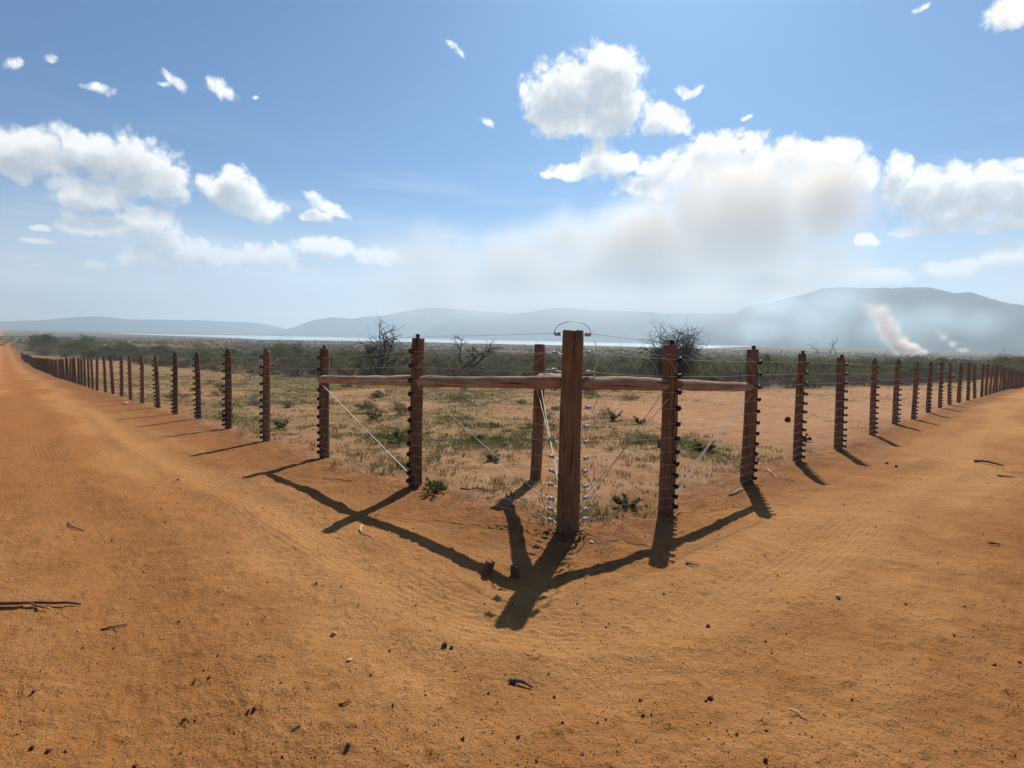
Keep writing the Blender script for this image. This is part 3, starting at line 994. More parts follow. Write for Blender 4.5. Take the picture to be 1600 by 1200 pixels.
def rail(parent, inv, p0, p1, r0, r1, seed, mat='rail'):
    rr = random.Random(seed)
    p0, p1 = Vector(p0), Vector(p1)
    L = (p1 - p0).length
    mb = MB(); sides = 14; n = 22
    s_ = Vector((0, 0, 1)).cross(p1 - p0).normalized(); u_ = (p1 - p0).normalized().cross(s_)
    for i in range(n + 1):
        u = i / n
        c = Vector((0, 0, u * L))
        bend = math.sin(u * 5 + seed) * .006, math.sin(u * 3.4 + seed * 2) * .009
        rad = r0 + (r1 - r0) * u
        rad *= 1 + (float(fbm(u * 9, seed * 1.3, seed, 3)) - .5) * .28
        if i in (0, n): rad *= .86
        for k in range(sides):
            a = 2 * math.pi * k / sides
            q = rad * (1 + (float(fbm(math.cos(a) * 1.3 + seed, math.sin(a) * 1.3 + u * 3, seed + 3, 2)) - .5) * .2)
            mb.v.append((math.cos(a) * q + bend[0], math.sin(a) * q + bend[1], c.z))
    for i in range(n):
        for k in range(sides):
            a, b = i * sides + k, i * sides + (k + 1) % sides
            mb.f.append((a, b, b + sides, a + sides)); mb.m.append(0)
    mb.f.append(tuple(reversed(range(sides)))); mb.m.append(0)
    mb.f.append(tuple(n * sides + k for k in range(sides))); mb.m.append(0)
    o = mb.build('rail', M[mat], parent, True)
    q = (p1 - p0).to_track_quat('Z', 'Y')
    o.rotation_mode = 'QUATERNION'; o.rotation_quaternion = q; o.location = p0 - inv
    return o


def P3(D, s, h):
    o_ = np.interp(s, [.1, SR[0], SR[1], SR[2]], [0, .235, .22, .13]) if D[0] > 0 else 0.0
    x, y = CORNER + D * s + NR * o_
    return Vector((x, y, gz(x, y, False) + h))


zc = gz(*CORNER, False)
rail(fl, invl, P3(DL, .09, 1.40), P3(DL, SL[0] - .075, 1.365), .062, .072, 1)
rail(fl, invl, P3(DL, SL[0] + .075, 1.365), P3(DL, SL[1] - .075, 1.31), .070, .060, 2)
rail(fr, invr, P3(DR, .09, 1.40), P3(DR, SR[0] - .075, 1.37), .066, .068, 3)
rail(fr, invr, P3(DR, SR[0] + .075, 1.36), P3(DR, SR[1] - .075, 1.31), .064, .058, 4)


def brace_wire(parent, inv, a, b):
    d = (b - a); s = d.cross(Vector((0, 0, 1))).normalized()
    for k in (-1, 1):
        mb = MB()
        pts = []
        for i in range(9):
            u = i / 8
            w = abs(u - .55) * 2
            pts.append(a + d * u + s * (.035 * k * w) + Vector((0, 0, .03 * k * w)) - inv)
        mb.tube(pts, .0042, 5, False)
        mb.build('brace_wire', M['cable'], parent)


brace_wire(fl, invl, P3(DL, SL[1] - .08, 1.25), P3(DL, SL[0] + .05, .12))
brace_wire(fl, invl, P3(DL, SL[0] - .08, 1.28), P3(DL, .10, .18))
brace_wire(fr, invr, P3(DR, SR[1] - .06, 1.25), P3(DR, SR[0] + .06, .15))
brace_wire(fr, invr, P3(DR, SR[0] - .06, 1.28), P3(DR, .12, .2))

# corner post with its strain insulators
cp = empty('corner_post', (CORNER[0], CORNER[1], zc))
me = post_mesh('post', 1.87, .100, 990)
pm = obj('post', me, cp); pm.rotation_euler = (0.0, -.004, .4)
random.seed(41)


def strain_insulator(D, Nn, s, h, tilt=0.0, mat='porcelain'):
    ax = Vector((D[0], D[1], tilt)).normalized()
    c = Vector((*(D * s + Nn * .03), h))
    mb = MB()
    mb.lathe([(-.030, .009), (-.028, .018), (-.015, .020), (-.008, .013), (.008, .013), (.015, .020), (.028, .018), (.030, .009)], c, ax, 10)
    o = mb.build('strain_insulator', M[mat], cp, True)
    w = MB()
    w.tube([Vector((*(D * .085 + Nn * .03), h - .015)), c - ax * .03], .004, 5, False)
    w.tube([c + ax * .03, Vector((*(D * .30 + Nn * .0315), h + .005))], .003, 5, False)
    w.build('tie_wire', M['wire'], o)
    return c


rc, lc = [], []
for j, h in enumerate(WH):
    lc.append(strain_insulator(DL, NL, .185 + random.uniform(-.012, .02), h + random.uniform(-.012, .012), random.uniform(-.1, .1)))
    rc.append(strain_insulator(DR, NR, .19 + random.uniform(-.012, .02), h + random.uniform(-.012, .012), random.uniform(-.1, .1)))
lt = strain_insulator(DL, NL, .165, 1.845); rt_ = strain_insulator(DR, NR, .165, 1.845)
# jumper loop over the top
mb = MB()
A, B = lt + Vector((DL[0] * .05, DL[1] * .05, 0)), rt_ + Vector((DR[0] * .05, DR[1] * .05, 0))
pts = []
for i in range(17):
    u = i / 16; a = math.pi * u
    p = A.lerp(B, u) + Vector((0, 0, .115 * math.sin(a) ** .6))
    p += (B - A) * (-.0 + .06 * math.sin(2 * a) * -1)
    pts.append(p)
mb.tube(pts, .0032, 5, False); mb.build('jumper_loop', M['dark_wire'], cp)
# jumpers between neighbouring strands
for (cl, D, Nn, prs) in ((rc, DR, NR, [(0, 2), (2, 3), (3, 5), (7, 8), (8, 9), (10, 11)]), (lc, DL, NL, [(1, 3), (9, 10)])):
    for i, j in prs:
        mb = MB(); pts = []
        for k in range(10):
            u = k / 9
            p = cl[i].lerp(cl[j], u) + Vector((D[0], D[1], 0)) * (.055 + .055 * math.sin(u * math.pi)) + Vector((Nn[0], Nn[1], 0)) * .02
            pts.append(p)
        mb.tube(pts, .0042, 5, False); mb.build('jumper_wire', M['cable'], cp)
for h in (1.02, 1.38, 1.66):                                            # short curled tails on the right face
    mb = MB(); pts = []
    for k in range(9):
        u = k / 8
        pts.append(Vector((DR[0] * (.08 + .19 * math.sin(u * 2.1)), DR[1] * (.08 + .19 * math.sin(u * 2.1)), h + .12 * u * u)) + Vector((NR[0], NR[1], 0)) * .05)
    mb.tube(pts, .004, 5, False); mb.build('wire_tail', M['cable'], cp)
tag(cp, 'thickest and tallest brown post at the corner where both fence lines meet', 'corner post')

# inner brace post with its own rail and wires
IP = CORNER + np.array([-.20, 2.43])
ib = empty('brace_post', (IP[0], IP[1], gz(*IP, False)))
me = post_mesh('post', 1.84, .078, 995)
pm = obj('post', me, ib); pm.rotation_euler = (.01, .004, 1)
invb = Vector(ib.location)
dcb = (CORNER - IP); dcb /= np.linalg.norm(dcb)
a = Vector((*(IP + dcb * .075), gz(*IP, False) + 1.40)); b = Vector((*(CORNER - dcb * .095), zc + 1.40))
rail(ib, invb, a, b, .064, .068, 6)
brace_wire(ib, invb, Vector((*(IP + dcb * .1), gz(*IP, False) + 1.30)), Vector((*(CORNER - dcb * .1), zc + .15)))
tag(ib, 'brown brace post set inside the corner, tied to the corner post by a rail', 'brace post')

# ------------------------------------------------------------------ stones, clods, sticks, off-cuts on the track
def lump(name, px, py, s, mat, label, cat, flat=.6, group=None, seed=0):
    rr = random.Random(px * 7 + py + seed)
    p = ground_hit(px, py)
    mb = MB(); n, m = 9, 6
    ph = rr.uniform(0, 9)
    sx, sy = rr.uniform(.75, 1.3), rr.uniform(.7, 1.1)
    for i in range(m + 1):
        el = -math.pi / 2 + math.pi * i / m
        for k in range(n):
            a = 2 * math.pi * k / n
            q = s * (1 + (float(fbm(math.cos(a) * 1.7 + ph, math.sin(a) * 1.7 + el * 1.5 + ph, 3, 3)) - .5) * 1.1)
            mb.v.append((math.cos(a) * math.cos(el) * q * sx, math.sin(a) * math.cos(el) * q * sy, math.sin(el) * q * flat + s * flat * .55))
    for i in range(m):
        for k in range(n):
            a, b = i * n + k, i * n + (k + 1) % n
            mb.f.append((a, b, b + n, a + n)); mb.m.append(0)
    o = mb.build(name, M[mat], None, mat == 'pale_stone')
    o.location = p; o.rotation_euler = (0, 0, rr.uniform(0, 6))
    tag(o, label, cat, group)
    return o


def stick(px0, py0, px1, py1, rad, mat, label, bend=.03, twig=False, name='stick', group=None):
    a, b = ground_hit(px0, py0), ground_hit(px1, py1)
    rr = random.Random(px0 * 3 + py0)
    mb = MB(); pts, rads = [], []
    s = (b - a).cross(Vector((0, 0, 1))).normalized()
    for i in range(9):
        u = i / 8
        q = a.lerp(b, u) + s * (math.sin(u * 3.1 + rr.uniform(-.2, .2)) * bend * (b - a).length)
        q.z = gz(q.x, q.y) + rad * (.7 + .9 * math.sin(u * 3.1)) + rr.uniform(0, .003)
        pts.append(q - a); rads.append(rad * (1.1 - .65 * u) * rr.uniform(.85, 1.15))
    mb.tube(pts, rads, 7, True)
    o = mb.build(name, M[mat], None, True); o.location = a
    if twig:
        tb = MB(); q = pts[4]
        tb.tube([q, q + (b - a) * .18 + s * .05, q + (b - a) * .3 + s * .07], [rad * .5, rad * .4, rad * .2], 5, True)
        tb.build('twig', M[mat], o)
    tag(o, label, 'stick', group)
    return o


lump('stone', 521, 992, .017, 'pale_stone', 'small pale pebble alone on the track left of the corner shadow', 'stone', .85)
lump('stone', 1309, 934, .02, 'pale_stone', 'small pale pebble on the right-hand track', 'stone', .8)
lump('stone', 924, 848, .022, 'porcelain', 'small white chip lying just right of the corner post foot', 'stone', .45)
lump('stone', 1231, 658, .10, 'clod', 'dark round lump on the bare pan behind the right fence', 'stone', .9)
lump('stone', 196, 631, .09, 'pale_stone', 'white stone at the foot of the left fence', 'stone', .5)
lump('stone', 545, 1032, .012, 'pale_stone', 'tiny flat pale pebble near the middle left of the track', 'stone', .5)
CL = [(278, 750, .03), (280, 972, .018), (258, 816, .02), (410, 794, .018), (385, 771, .014), (445, 741, .02), (609, 1018, .016), (694, 1010, .035), (706, 1013, .02), (397, 1109, .022), (388, 1112, .016),
      (1106, 980, .028), (1196, 1003, .016), (1229, 990, .014), (909, 972, .012), (1000, 1095, .016), (1110, 1093, .026), (1103, 1096, .014), (1018, 1122, .012), (879, 1130, .014), (947, 1125, .012),
      (1152, 1147, .012), (1196, 1189, .022), (1415, 945, .018), (1507, 948, .014), (1593, 1036, .016), (1197, 1142, .013), (544, 1169, .018), (75, 1175, .02), (50, 1177, .02), (52, 944 + 140, .016),
      (900, 852, .03), (845, 767, .03), (935, 762, .035), (868, 740, .03), (1012, 768, .03), (1022, 715, .04), (1386, 725, .05), (1400, 730, .05), (1110, 810, .018), (640, 800, .014), (348, 710, .02), (175, 845, .02)]
for px, py, s in CL:
    lump('clod', px, py, s * .5, 'clod', 'small dark clod of earth lying loose on the dirt', 'clod', .75, 'dark clods scattered on the dirt')
for px, py, rz, lean, lab in ((760, 890, .4, .25, 'dark upright wooden off-cut standing on the left rail shadow'), (805, 893, -.3, -.1, 'stubby wooden off-cut at the end of the inner rail shadow')):
    p = ground_hit(px, py + 8)
    mb = MB()
    rr = random.Random(px)
    for zz, q in ((-.01, .036), (.03, .036), (.08, .033), (.105 if px < 800 else .075, .031)):
        for k in range(8):
            a = 2 * math.pi * k / 8 + .4
            f = q * (1.0 if k % 2 else .82) * rr.uniform(.92, 1.08)
            mb.v.append((math.cos(a) * f * 1.15, math.sin(a) * f * .8, zz + rr.uniform(-.004, .004)))
    for i in range(3):
        for k in range(8):
            a, b = i * 8 + k, i * 8 + (k + 1) % 8
            mb.f.append((a, b, b + 8, a + 8)); mb.m.append(0)
    mb.f.append(tuple(24 + k for k in range(8))); mb.m.append(0)
    o = mb.build('wood_offcut', M['stick']); o.location = p; o.rotation_euler = (lean * .5, lean, rz)
    tag(o, lab, 'wood block')
stick(-30, 945, 127, 951, .013, 'stick', 'long dark stick lying at the left edge of the track', .02, True)
stick(796, 1066, 832, 1077, .011, 'deadwood', 'short thick black stick in the middle of the foreground track', -.08)
stick(112, 815, 131, 830, .010, 'stick', 'forked brown twig on the left track', .12, True)
stick(566, 822, 581, 841, .008, 'bleached', 'thin curved twig below the crossed shadows of the left rail', .12)
stick(1233, 1108, 1262, 1126, .004, 'bleached', 'thin straw-coloured straw on the right foreground', .02, name='straw')
stick(457, 1141, 470, 1131, .005, 'bleached', 'tiny pale chip of straw in the left foreground', .05, name='straw')
stick(530, 1101, 549, 1097, .005, 'stick', 'small brown twig lying in the middle left foreground', .05)
stick(1522, 722, 1568, 729, .022, 'deadwood', 'dark flat stick across the right-hand track', .05)
stick(1558, 744, 1585, 747, .014, 'deadwood', 'shorter dark stick farther along the right edge of the track', .05)
stick(1072, 881, 1092, 884, .008, 'deadwood', 'little dark curled twig right of the right rail shadow', .15)
stick(1545, 850, 1562, 852, .010, 'deadwood', 'small dark twig by the right edge of the track', .1)
stick(1200, 735, 1240, 752, .010, 'bleached', 'bleached branch lying under the wires of the right fence', .1, True)
stick(1140, 775, 1160, 764, .012, 'bleached', 'pale stick at the foot of the second right post', .1)
stick(720, 764, 790, 768, .010, 'stick', 'dark twig lying under the rail left of the inner post', .06)
stick(762, 780, 769, 767, .007, 'bleached', 'short pale curled twig near the shadow of the inner post', .2)
stick(158, 985, 200, 978, .006, 'stick', 'pair of thin dark stems flat on the left track', .05, True)

# loose grit: a mass
random.seed(77)
gr = MB()
for _ in range(26000):
    rr = 1.6 + random.random() ** 1.7 * 13
    az = R_(random.uniform(-48, 48))
    x, y = rr * math.sin(az), rr * math.cos(az)
    s = random.uniform(.0014, .0052) * (1 + (random.random() < .03) * 1.6)
    z = gz(x, y)
    ph = random.uniform(0, 6.28)
    top = (x + random.gauss(0, s * .3), y + random.gauss(0, s * .3), z + s * 1.1)
    ring = [(x + math.cos(ph + k * 2.094) * s * random.uniform(.8, 1.3), y + math.sin(ph + k * 2.094) * s * random.uniform(.8, 1.3), z - s * .2) for k in range(3)]
    mi = 0 if random.random() < .72 else 1
    for k in range(3): gr.face([ring[k], ring[(k + 1) % 3], top], mi)
tag(gr.build('grit', [M['clod'], M['pale_stone']]), 'fine dark and pale grit strewn over the red track', 'grit', kind='stuff')

# ------------------------------------------------------------------ smoke
def smoke(name, blobs, dist, thick, dens, colour, label, aniso=.35, nscale=5.0, streak=1.0, seed=0.0, edge=.9, absorb=1.0, step=1.0):
    """a closed box of air holding a soft cloud of smoke; blobs are (px, py, rx, ry, strength) seen from the track"""
    pxs_ = [b[0] - b[2] for b in blobs] + [b[0] + b[2] for b in blobs]
    pys_ = [b[1] - b[3] for b in blobs] + [b[1] + b[3] for b in blobs]
    cx, cy = (min(pxs_) + max(pxs_)) / 2, (min(pys_) + max(pys_)) / 2
    d0 = ray(cx, cy); az0 = math.atan2(d0.x, d0.y)
    org = Vector((math.sin(az0) * dist, math.cos(az0) * dist, CZ))
    er = Vector((math.cos(az0), -math.sin(az0), 0)); ef = Vector((math.sin(az0), math.cos(az0), 0))

    def local(px, py):
        d = ray(px, py); k = dist / d.dot(ef)
        q = d * k
        return (q - ef * dist).dot(er), q.z
    L = []
    for px, py, rx, ry, s in blobs:
        u, v = local(px, py); u2, _ = local(px + rx, py); _, v2 = local(px, py - ry)
        L.append((u, v, abs(u2 - u), abs(v2 - v), s))
    lo_u, hi_u = min(a[0] - a[2] for a in L), max(a[0] + a[2] for a in L)
    lo_v, hi_v = min(a[1] - a[3] for a in L), max(a[1] + a[3] for a in L)
    mb = MB()
    X = [(lo_u, -thick, lo_v), (hi_u, -thick, lo_v), (hi_u, thick, lo_v), (lo_u, thick, lo_v), (lo_u, -thick, hi_v), (hi_u, -thick, hi_v), (hi_u, thick, hi_v), (lo_u, thick, hi_v)]
    mb.v = X; mb.f = [(3, 2, 1, 0), (4, 5, 6, 7), (0, 1, 5, 4), (1, 2, 6, 5), (2, 3, 7, 6), (3, 0, 4, 7)]; mb.m = [0] * 6
    m = bpy.data.materials.new(name); m.use_nodes = True
    t = NT(m.node_tree); m.node_tree.nodes.clear()
    out = t.n('ShaderNodeOutputMaterial')
    tc = t.n('ShaderNodeTexCoord'); P = tc.outputs['Object']
    S = max(hi_u - lo_u, hi_v - lo_v)
    wv = t.vmul(P, (nscale / S, nscale / S, nscale / S / streak))
    ad = t.n('ShaderNodeVectorMath'); ad.operation = 'ADD'; t.link(wv, ad.inputs[0]); ad.inputs[1].default_value = (seed, seed * .7, seed * .3)
    nz = t.noise(ad.outputs[0], 1.0, 4, .58, .4)
    F = None
    for u, v, ru, rv, s in L:
        mp = t.n('ShaderNodeMapping'); mp.vector_type = 'TEXTURE'
        mp.inputs['Location'].default_value = (u, 0, v); mp.inputs['Scale'].default_value = (ru, thick, rv)
        t.link(P, mp.inputs['Vector'])
        ln = t.n('ShaderNodeVectorMath'); ln.operation = 'LENGTH'; t.link(mp.outputs[0], ln.inputs[0])
        g = t.math('MULTIPLY', t.math('SUBTRACT', 1.0, ln.outputs['Value'], clamp=True), s)
        F = g if F is None else t.math('SMOOTH_MAX', F, g, .12)
    body = t.math('SUBTRACT', F, t.math('MULTIPLY', t.math('SUBTRACT', 1.0, nz), .55 * edge))
    dn = t.math('MULTIPLY', t.smooth(body, -.12, .55), dens)
    # nothing may be left over at the walls of the box
    dn = t.math('MULTIPLY', dn, t.smooth(F, 0.0, .12))
    vol = t.n('ShaderNodeVolumePrincipled')
    vol.inputs['Color'].default_value = c4(colour); vol.inputs['Anisotropy'].default_value = aniso
    t.link(dn, vol.inputs['Density'])
    t.link(vol.outputs[0], out.inputs['Volume'])
    m.cycles.volume_sampling = 'MULTIPLE_IMPORTANCE'
    m.cycles.volume_step_rate = step
    o = mb.build(name, m)
    o.location = org; o.rotation_euler = (0, 0, -az0)
    tag(o, label, 'smoke', kind='thing')
    return o


smoke('smoke_bank', [(790, 410, 280, 130, 1.0), (1000, 400, 260, 165, 1.3), (1150, 350, 220, 200, 1.4), (1270, 320, 190, 140, 1.1), (680, 405, 230, 120, .8), (890, 375, 230, 100, .9), (1290, 420, 200, 120, .9), (600, 415, 170, 95, .45), (960, 470, 400, 110, 1.7), (770, 465, 300, 100, 1.5), (1160, 470, 280, 100, 1.5), (640, 450, 180, 80, .9)],
      11200, 1100, .0028, (.865, .785, .685), 'huge beige and grey smoke bank spread across the middle of the sky', .5, 8.0, 1.8, 3.0, edge=1.75, step=.35)
smoke('smoke_bank', [(760, 478, 190, 50, .9), (930, 474, 210, 56, 1.1), (1090, 474, 190, 56, 1.1), (640, 488, 130, 38, .7), (1200, 478, 110, 48, .8)],
      4500, 380, .0011, (.89, .84, .775), 'low brownish smoke layer lying along the middle hills under the big bank', .5, 8.0, 1.2, 5.0, edge=.9, step=.4)
smoke('smoke_plume', [(1414, 549, 30, 18, 1.0), (1404, 536, 27, 21, 1.0), (1392, 521, 26, 24, .95), (1382, 505, 27, 24, .85), (1374, 488, 36, 24, .7), (1364, 478, 36, 18, .45)],
      1150, 30, .085, (.96, .91, .85), 'brown smoke plume rising from the bush in front of the big hill', .45, 7.0, 1.0, 7.0, edge=.95, step=.3)
smoke('smoke_plume', [(1422, 544, 24, 14, 1.0), (1408, 540, 17, 17, .9), (1438, 550, 22, 10, .7)],
      1100, 22, .14, (.98, .95, .92), 'short bright cream smoke puff at the foot of the brown plume', .45, 6.0, 1.0, 9.0, step=.35)
smoke('smoke_plume', [(1504, 547, 24, 10, .9), (1488, 538, 20, 14, .9), (1474, 527, 20, 17, .8), (1466, 519, 24, 12, .6), (1458, 512, 24, 10, .4)],
      1500, 28, .06, (.96, .97, .99), 'thin white smoke plume drifting left, farthest right of the plumes', .45, 11.0, 1.0, 11.0, edge=1.7, step=.3)
smoke('smoke_veil', [(1270, 505, 130, 75, .9), (1400, 510, 170, 65, .8), (1200, 515, 140, 50, .8), (1530, 505, 110, 50, .7), (1310, 475, 120, 60, .9), (1220, 485, 110, 50, .8), (1460, 500, 130, 55, .8)],
      3300, 300, .0052, (.74, .90, 1.0), 'thin pale blue smoke veil hanging in front of the big hill', .4, 7.0, 1.2, 13.0, edge=1.2, step=.5)

# haze: even air round the whole scene
m_haze = bpy.data.materials.new('haze_air'); m_haze.use_nodes = True
t = NT(m_haze.node_tree); m_haze.node_tree.nodes.clear()
out = t.n('ShaderNodeOutputMaterial'); vol = t.n('ShaderNodeVolumePrincipled')
vol.inputs['Color'].default_value = (.67, .84, .985, 1); vol.inputs['Density'].default_value = 1.6e-4; vol.inputs['Anisotropy'].default_value = .35
t.link(vol.outputs[0], out.inputs['Volume'])
mb = MB()
h0, h1, e = -45.0, 640.0, 9500.0
mb.v = [(-e, -e, h0), (e, -e, h0), (e, e, h0), (-e, e, h0), (-e, -e, h1), (e, -e, h1), (e, e, h1), (-e, e, h1)]
mb.f = [(3, 2, 1, 0), (4, 5, 6, 7), (0, 1, 5, 4), (1, 2, 6, 5), (2, 3, 7, 6), (3, 0, 4, 7)]; mb.m = [0] * 6
tag(mb.build('haze', m_haze), 'pale haze over the whole plain', 'haze', kind='stuff')

# ------------------------------------------------------------------ light
SUN_EL, SUN_AZ = R_(45.3), R_(17.0)
sd = Vector((math.sin(SUN_AZ) * math.cos(SUN_EL), math.cos(SUN_AZ) * math.cos(SUN_EL), math.sin(SUN_EL)))
sl = bpy.data.lights.new('sun', 'SUN'); sl.energy = 4.7; sl.angle = R_(.5); sl.color = (1.0, .95, .87)
so = bpy.data.objects.new('sun', sl); COL.objects.link(so)
so.rotation_mode = 'QUATERNION'; so.rotation_quaternion = sd.to_track_quat('Z', 'Y'); so.location = (0, 0, 30)

# ------------------------------------------------------------------ sky with clouds
world = bpy.data.worlds.new('World'); scene.world = world; world.use_nodes = True
wt = world.node_tree; wt.nodes.clear(); t = NT(wt)
sky = t.n('ShaderNodeTexSky'); sky.sky_type = 'NISHITA'; sky.sun_disc = False
sky.sun_elevation = SUN_EL; sky.sun_rotation = SUN_AZ
sky.air_density = 1.0; sky.dust_density = 1.2; sky.ozone_density = 1.6; sky.altitude = 600
tc = t.n('ShaderNodeTexCoord')
sx = t.n('ShaderNodeSeparateXYZ'); t.link(tc.outputs['Generated'], sx.inputs[0])
U = t.math('ARCTAN2', sx.outputs[0], sx.outputs[1]); V = t.math('ARCSINE', sx.outputs[2])
cv = t.n('ShaderNodeCombineXYZ'); t.link(U, cv.inputs[0]); t.link(V, cv.inputs[1])

CLOUDS = [  # px, py, rx, ry, turn, weight
    (60, 240, 80, 38, 0), (110, 225, 50, 28, 0), (205, 262, 90, 52, -8), (160, 245, 60, 40, 0), (262, 285, 45, 36, 0), (30, 256, 45, 27, 0),
    (140, 306, 66, 22, 0), (180, 318, 40, 14, 0), (372, 300, 46, 36, -15), (402, 325, 46, 24, -10), (345, 292, 35, 20, 0), (360, 276, 26, 18, 0),
    (508, 321, 40, 13, -20), (490, 338, 30, 10, -8), (160, 353, 75, 18, 0), (225, 350, 52, 30, -15), (255, 368, 32, 18, 0),
    (300, 398, 95, 24, 0), (250, 402, 60, 24, 0), (420, 395, 48, 18, 0), (380, 406, 75, 16, 0), (470, 414, 45, 12, 0), (510, 388, 50, 18, 0), (590, 402, 45, 15, 0),
    (150, 138, 37, 13, -8), (345, 136, 36, 18, -22), (268, 125, 30, 12, -35), (248, 130, 16, 7, 0), (20, 93, 26, 15, 20), (88, 92, 17, 8, -15),
    (710, 77, 25, 9, -28), (765, 193, 20, 9, -18), (402, 150, 9, 4, 0), (55, 350, 15, 6, 0), (62, 376, 22, 6, 0), (45, 410, 30, 9, 0), (150, 412, 26, 6, 0),
    (905, 140, 84, 54, 0), (945, 112, 60, 40, 0), (965, 160, 50, 48, 0), (858, 150, 46, 36, 0), (880, 192, 50, 24, 0), (925, 190, 60, 26, 0), (830, 182, 18, 13, 0),
    (1037, 185, 44, 22, -12), (1015, 195, 22, 16, 0), (1076, 141, 24, 14, 15), (1096, 132, 10, 9, 0), (1170, 182, 10, 5, 0),
    (938, 253, 36, 30, 0), (900, 268, 50, 12, 0), (975, 257, 32, 20, 0), (865, 271, 28, 8, 0), (1040, 265, 50, 20, 0), (1010, 292, 42, 18, 0),
    (1120, 224, 48, 24, 0), (1170, 221, 32, 16, 0), (1092, 250, 52, 28, 0), (1150, 262, 95, 30, 0), (1232, 246, 62, 26, 0), (1298, 246, 60, 30, -10), (1335, 272, 42, 26, -20), (1265, 270, 65, 36, 0),
    (1398, 270, 34, 28, 0), (1440, 292, 62, 32, 0), (1478, 282, 50, 26, 0), (1540, 290, 60, 36, 0), (1600, 292, 60, 38, 0), (1500, 326, 120, 30, 6), (1590, 334, 80, 26, 0), (1460, 358, 75, 9, 3), (1570, 352, 55, 13, 10),
    (1356, 372, 26, 9, -15), (1490, 419, 58, 13, 5), (1572, 402, 42, 22, 0), (1598, 392, 40, 22, 0), (1370, 433, 52, 12, 0), (1588, 14, 46, 26, 12), (1440, 12, 20, 6, 0)]

def cloud_group(name, blobs, soft=False):
    """how dense the cloud is in a given direction (azimuth, elevation); only vector and float maths, kept light"""
    grp = bpy.data.node_groups.new(name, 'ShaderNodeTree')
    grp.interface.new_socket('Vector', in_out='INPUT', socket_type='NodeSocketVector')
    grp.interface.new_socket('Density', in_out='OUTPUT', socket_type='NodeSocketFloat')
    g = NT(grp)

    def vm(op, a, b=None, c=None):
        nd = grp.nodes.new('ShaderNodeVectorMath'); nd.operation = op
        for i, v in enumerate((a, b, c)):
            if isinstance(v, bpy.types.NodeSocket): g.link(v, nd.inputs[i])
            elif v is not None: nd.inputs[i].default_value = v
        return nd.outputs['Value'] if op == 'DOT_PRODUCT' else nd.outputs[0]
    gi, go = g.n('NodeGroupInput'), g.n('NodeGroupOutput')
    vin = vm('ADD', gi.outputs[0], (0, 0, 0.37))
    wx = g.t.nodes.new('ShaderNodeTexNoise'); wx.noise_dimensions = '2D'; wx.inputs['Scale'].default_value = 15; wx.inputs['Detail'].default_value = 2
    g.link(vin, wx.inputs['Vector'])
    ws = vm('SUBTRACT', wx.outputs['Color'], (.5, .5, .5))
    wv = vm('MULTIPLY_ADD', ws, (.034, .024, 0), vin)
    wv = vm('MULTIPLY', wv, (1, 1, 0))
    best = None
    for px, py, rx, ry, rot in blobs:
        u, v = azel(px, py)
        u1, v1 = azel(px + 5, py); u2, v2 = azel(px, py - 5)
        su = math.hypot(u1 - u, v1 - v) / 5; sv = math.hypot(u2 - u, v2 - v) / 5
        ph = R_(rot) + math.atan2(v1 - v, u1 - u)
        a, b = rx * su * 1.18, ry * sv * 1.24
        if abs(rot) < 4:
            w = vm('MULTIPLY_ADD', wv, (1 / a, 1 / b, 0), (-u / a, -v / b, 0))
            d2 = vm('DOT_PRODUCT', w, w)
        else:
            w = vm('SUBTRACT', wv, (u, v, 0))
            p = vm('DOT_PRODUCT', w, (math.cos(ph) / a, math.sin(ph) / a, 0))
            q = vm('DOT_PRODUCT', w, (-math.sin(ph) / b, math.cos(ph) / b, 0))
            d2 = g.math('ADD', g.math('MULTIPLY', p, p), g.math('MULTIPLY', q, q))
        if rx < 41 and py < 200: d2 = g.math('ADD', d2, .40)            # small torn scraps are thinner
        best = d2 if best is None else g.math('SMOOTH_MIN', best, d2, .25)
    field = g.math('MULTIPLY', g.math('MAXIMUM', g.math('SUBTRACT', 1.0, best), -1.2), 1.5)
    n1 = g.t.nodes.new('ShaderNodeTexNoise'); n1.noise_dimensions = '2D'
    n1.inputs['Scale'].default_value = 30; n1.inputs['Detail'].default_value = 2.6 if soft else 8; n1.inputs['Roughness'].default_value = .56
    g.link(vin, n1.inputs['Vector'])
    vo = g.t.nodes.new('ShaderNodeTexVoronoi'); vo.voronoi_dimensions = '2D'; vo.feature = 'F1'
    vo.inputs['Scale'].default_value = 46; vo.inputs['Detail'].default_value = 2; vo.inputs['Roughness'].default_value = .55
    g.link(wv, vo.inputs['Vector'])
    den = g.math('MULTIPLY_ADD', g.math('SUBTRACT', n1.outputs['Fac'], .43), 1.6, field)
    if not soft: den = g.math('MULTIPLY_ADD', g.math('SUBTRACT', .46, vo.outputs['Distance']), .75, den)
    g.link(den, go.inputs[0])
    return grp


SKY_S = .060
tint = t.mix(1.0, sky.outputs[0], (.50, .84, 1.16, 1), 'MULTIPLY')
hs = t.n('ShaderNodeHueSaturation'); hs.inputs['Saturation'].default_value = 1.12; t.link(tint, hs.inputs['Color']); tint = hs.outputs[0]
zen = t.smooth(V, .55, 1.1, 1.0, .32)  # unseen sky overhead dimmed to deepen the shadows on the ground
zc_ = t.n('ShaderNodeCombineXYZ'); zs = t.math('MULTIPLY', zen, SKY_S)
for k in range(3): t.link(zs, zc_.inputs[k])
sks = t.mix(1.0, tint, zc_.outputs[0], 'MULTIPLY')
bg0 = t.n('ShaderNodeBackground'); t.link(sks, bg0.inputs['Color'])


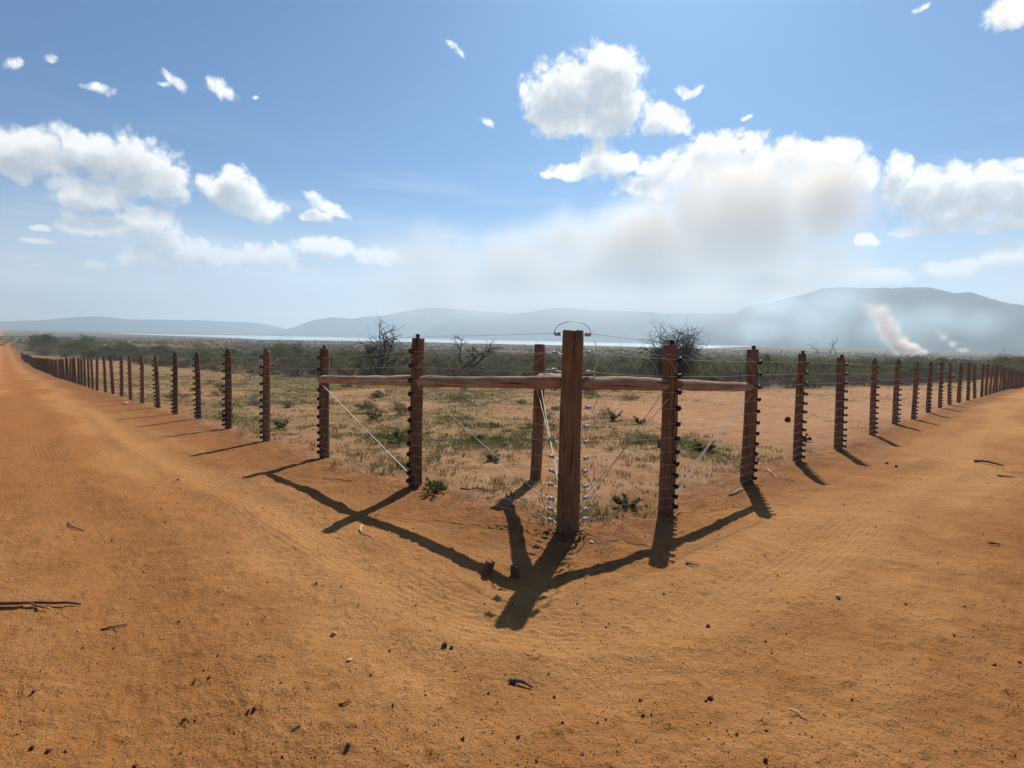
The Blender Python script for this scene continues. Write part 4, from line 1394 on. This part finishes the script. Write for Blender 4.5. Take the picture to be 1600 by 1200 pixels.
def cloudy(blobs, name):
    grp = cloud_group(name, blobs)
    g0 = wt.nodes.new('ShaderNodeGroup'); g0.node_tree = grp; t.link(cv.outputs[0], g0.inputs[0])
    up = t.n('ShaderNodeVectorMath'); up.operation = 'ADD'; t.link(cv.outputs[0], up.inputs[0]); up.inputs[1].default_value = (.007, .028, 0)
    g1 = wt.nodes.new('ShaderNodeGroup'); g1.node_tree = cloud_group(name + '_soft', blobs, True); t.link(up.outputs[0], g1.inputs[0])
    d0, d1 = g0.outputs[0], g1.outputs[0]
    alpha = t.smooth(d0, -.08, 1.0)
    thick = t.smooth(t.math('MULTIPLY_ADD', d1, .8, t.math('MULTIPLY', d0, .2)), .15, 1.7)
    c_w, c_g = (.88, .87, .855, 1), (.36, .39, .43, 1)
    cc = t.mix(thick, c_w, c_g)  # cloud shading painted in: grey where denser cloud lies sunward, white elsewhere
    lowf = t.smooth(V, .03, .18, .25, 1.0)          # clouds low over the horizon fade into the air
    stv = t.n('ShaderNodeCombineXYZ'); t.link(t.math('MULTIPLY', U, 3.0), stv.inputs[0]); t.link(t.math('MULTIPLY', V, 26.0), stv.inputs[1])
    st = t.noise(stv.outputs[0], 1.0, 3, .55)        # thin high veil
    va = t.math('MULTIPLY', t.smooth(st, .45, .75), t.smooth(V, .36, .12, 0, .35))
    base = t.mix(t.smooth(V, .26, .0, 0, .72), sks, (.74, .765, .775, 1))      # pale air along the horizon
    base = t.mix(va, base, (.74, .80, .84, 1))
    fin = t.mix(t.math('MULTIPLY', alpha, lowf), base, cc)
    bg = t.n('ShaderNodeBackground'); t.link(fin, bg.inputs['Color'])
    return bg


SPLIT = azel(632, 300)[0]
bl = cloudy([c for c in CLOUDS if c[0] - c[2] * 1.4 < 632], 'cloud_density_west')
br = cloudy([c for c in CLOUDS if c[0] + c[2] * 1.4 > 632], 'cloud_density_east')
ms1 = t.n('ShaderNodeMixShader'); t.link(t.math('GREATER_THAN', U, SPLIT), ms1.inputs[0]); t.link(bl.outputs[0], ms1.inputs[1]); t.link(br.outputs[0], ms1.inputs[2])
inw = t.math('MULTIPLY', t.math('LESS_THAN', t.math('ABSOLUTE', U), 1.05), t.math('MULTIPLY', t.math('GREATER_THAN', V, -.02), t.math('LESS_THAN', V, .75)))
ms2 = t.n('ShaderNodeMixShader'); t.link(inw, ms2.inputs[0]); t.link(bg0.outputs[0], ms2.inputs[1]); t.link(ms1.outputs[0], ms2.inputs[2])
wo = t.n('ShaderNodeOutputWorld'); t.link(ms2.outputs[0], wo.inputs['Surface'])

# ------------------------------------------------------------------ picture settings
scene.view_settings.view_transform = 'Standard'
scene.view_settings.look = 'None'
scene.view_settings.exposure = 0.32
scene.view_settings.gamma = 1.0
scene.cycles.use_denoising = True
scene.cycles.max_bounces = 6
scene.cycles.transparent_max_bounces = 8
scene.cycles.volume_bounces = 4
scene.cycles.volume_max_steps = 128
print('shrubs', placed, 'far clumps', cnt, 'tufts', ntuft)
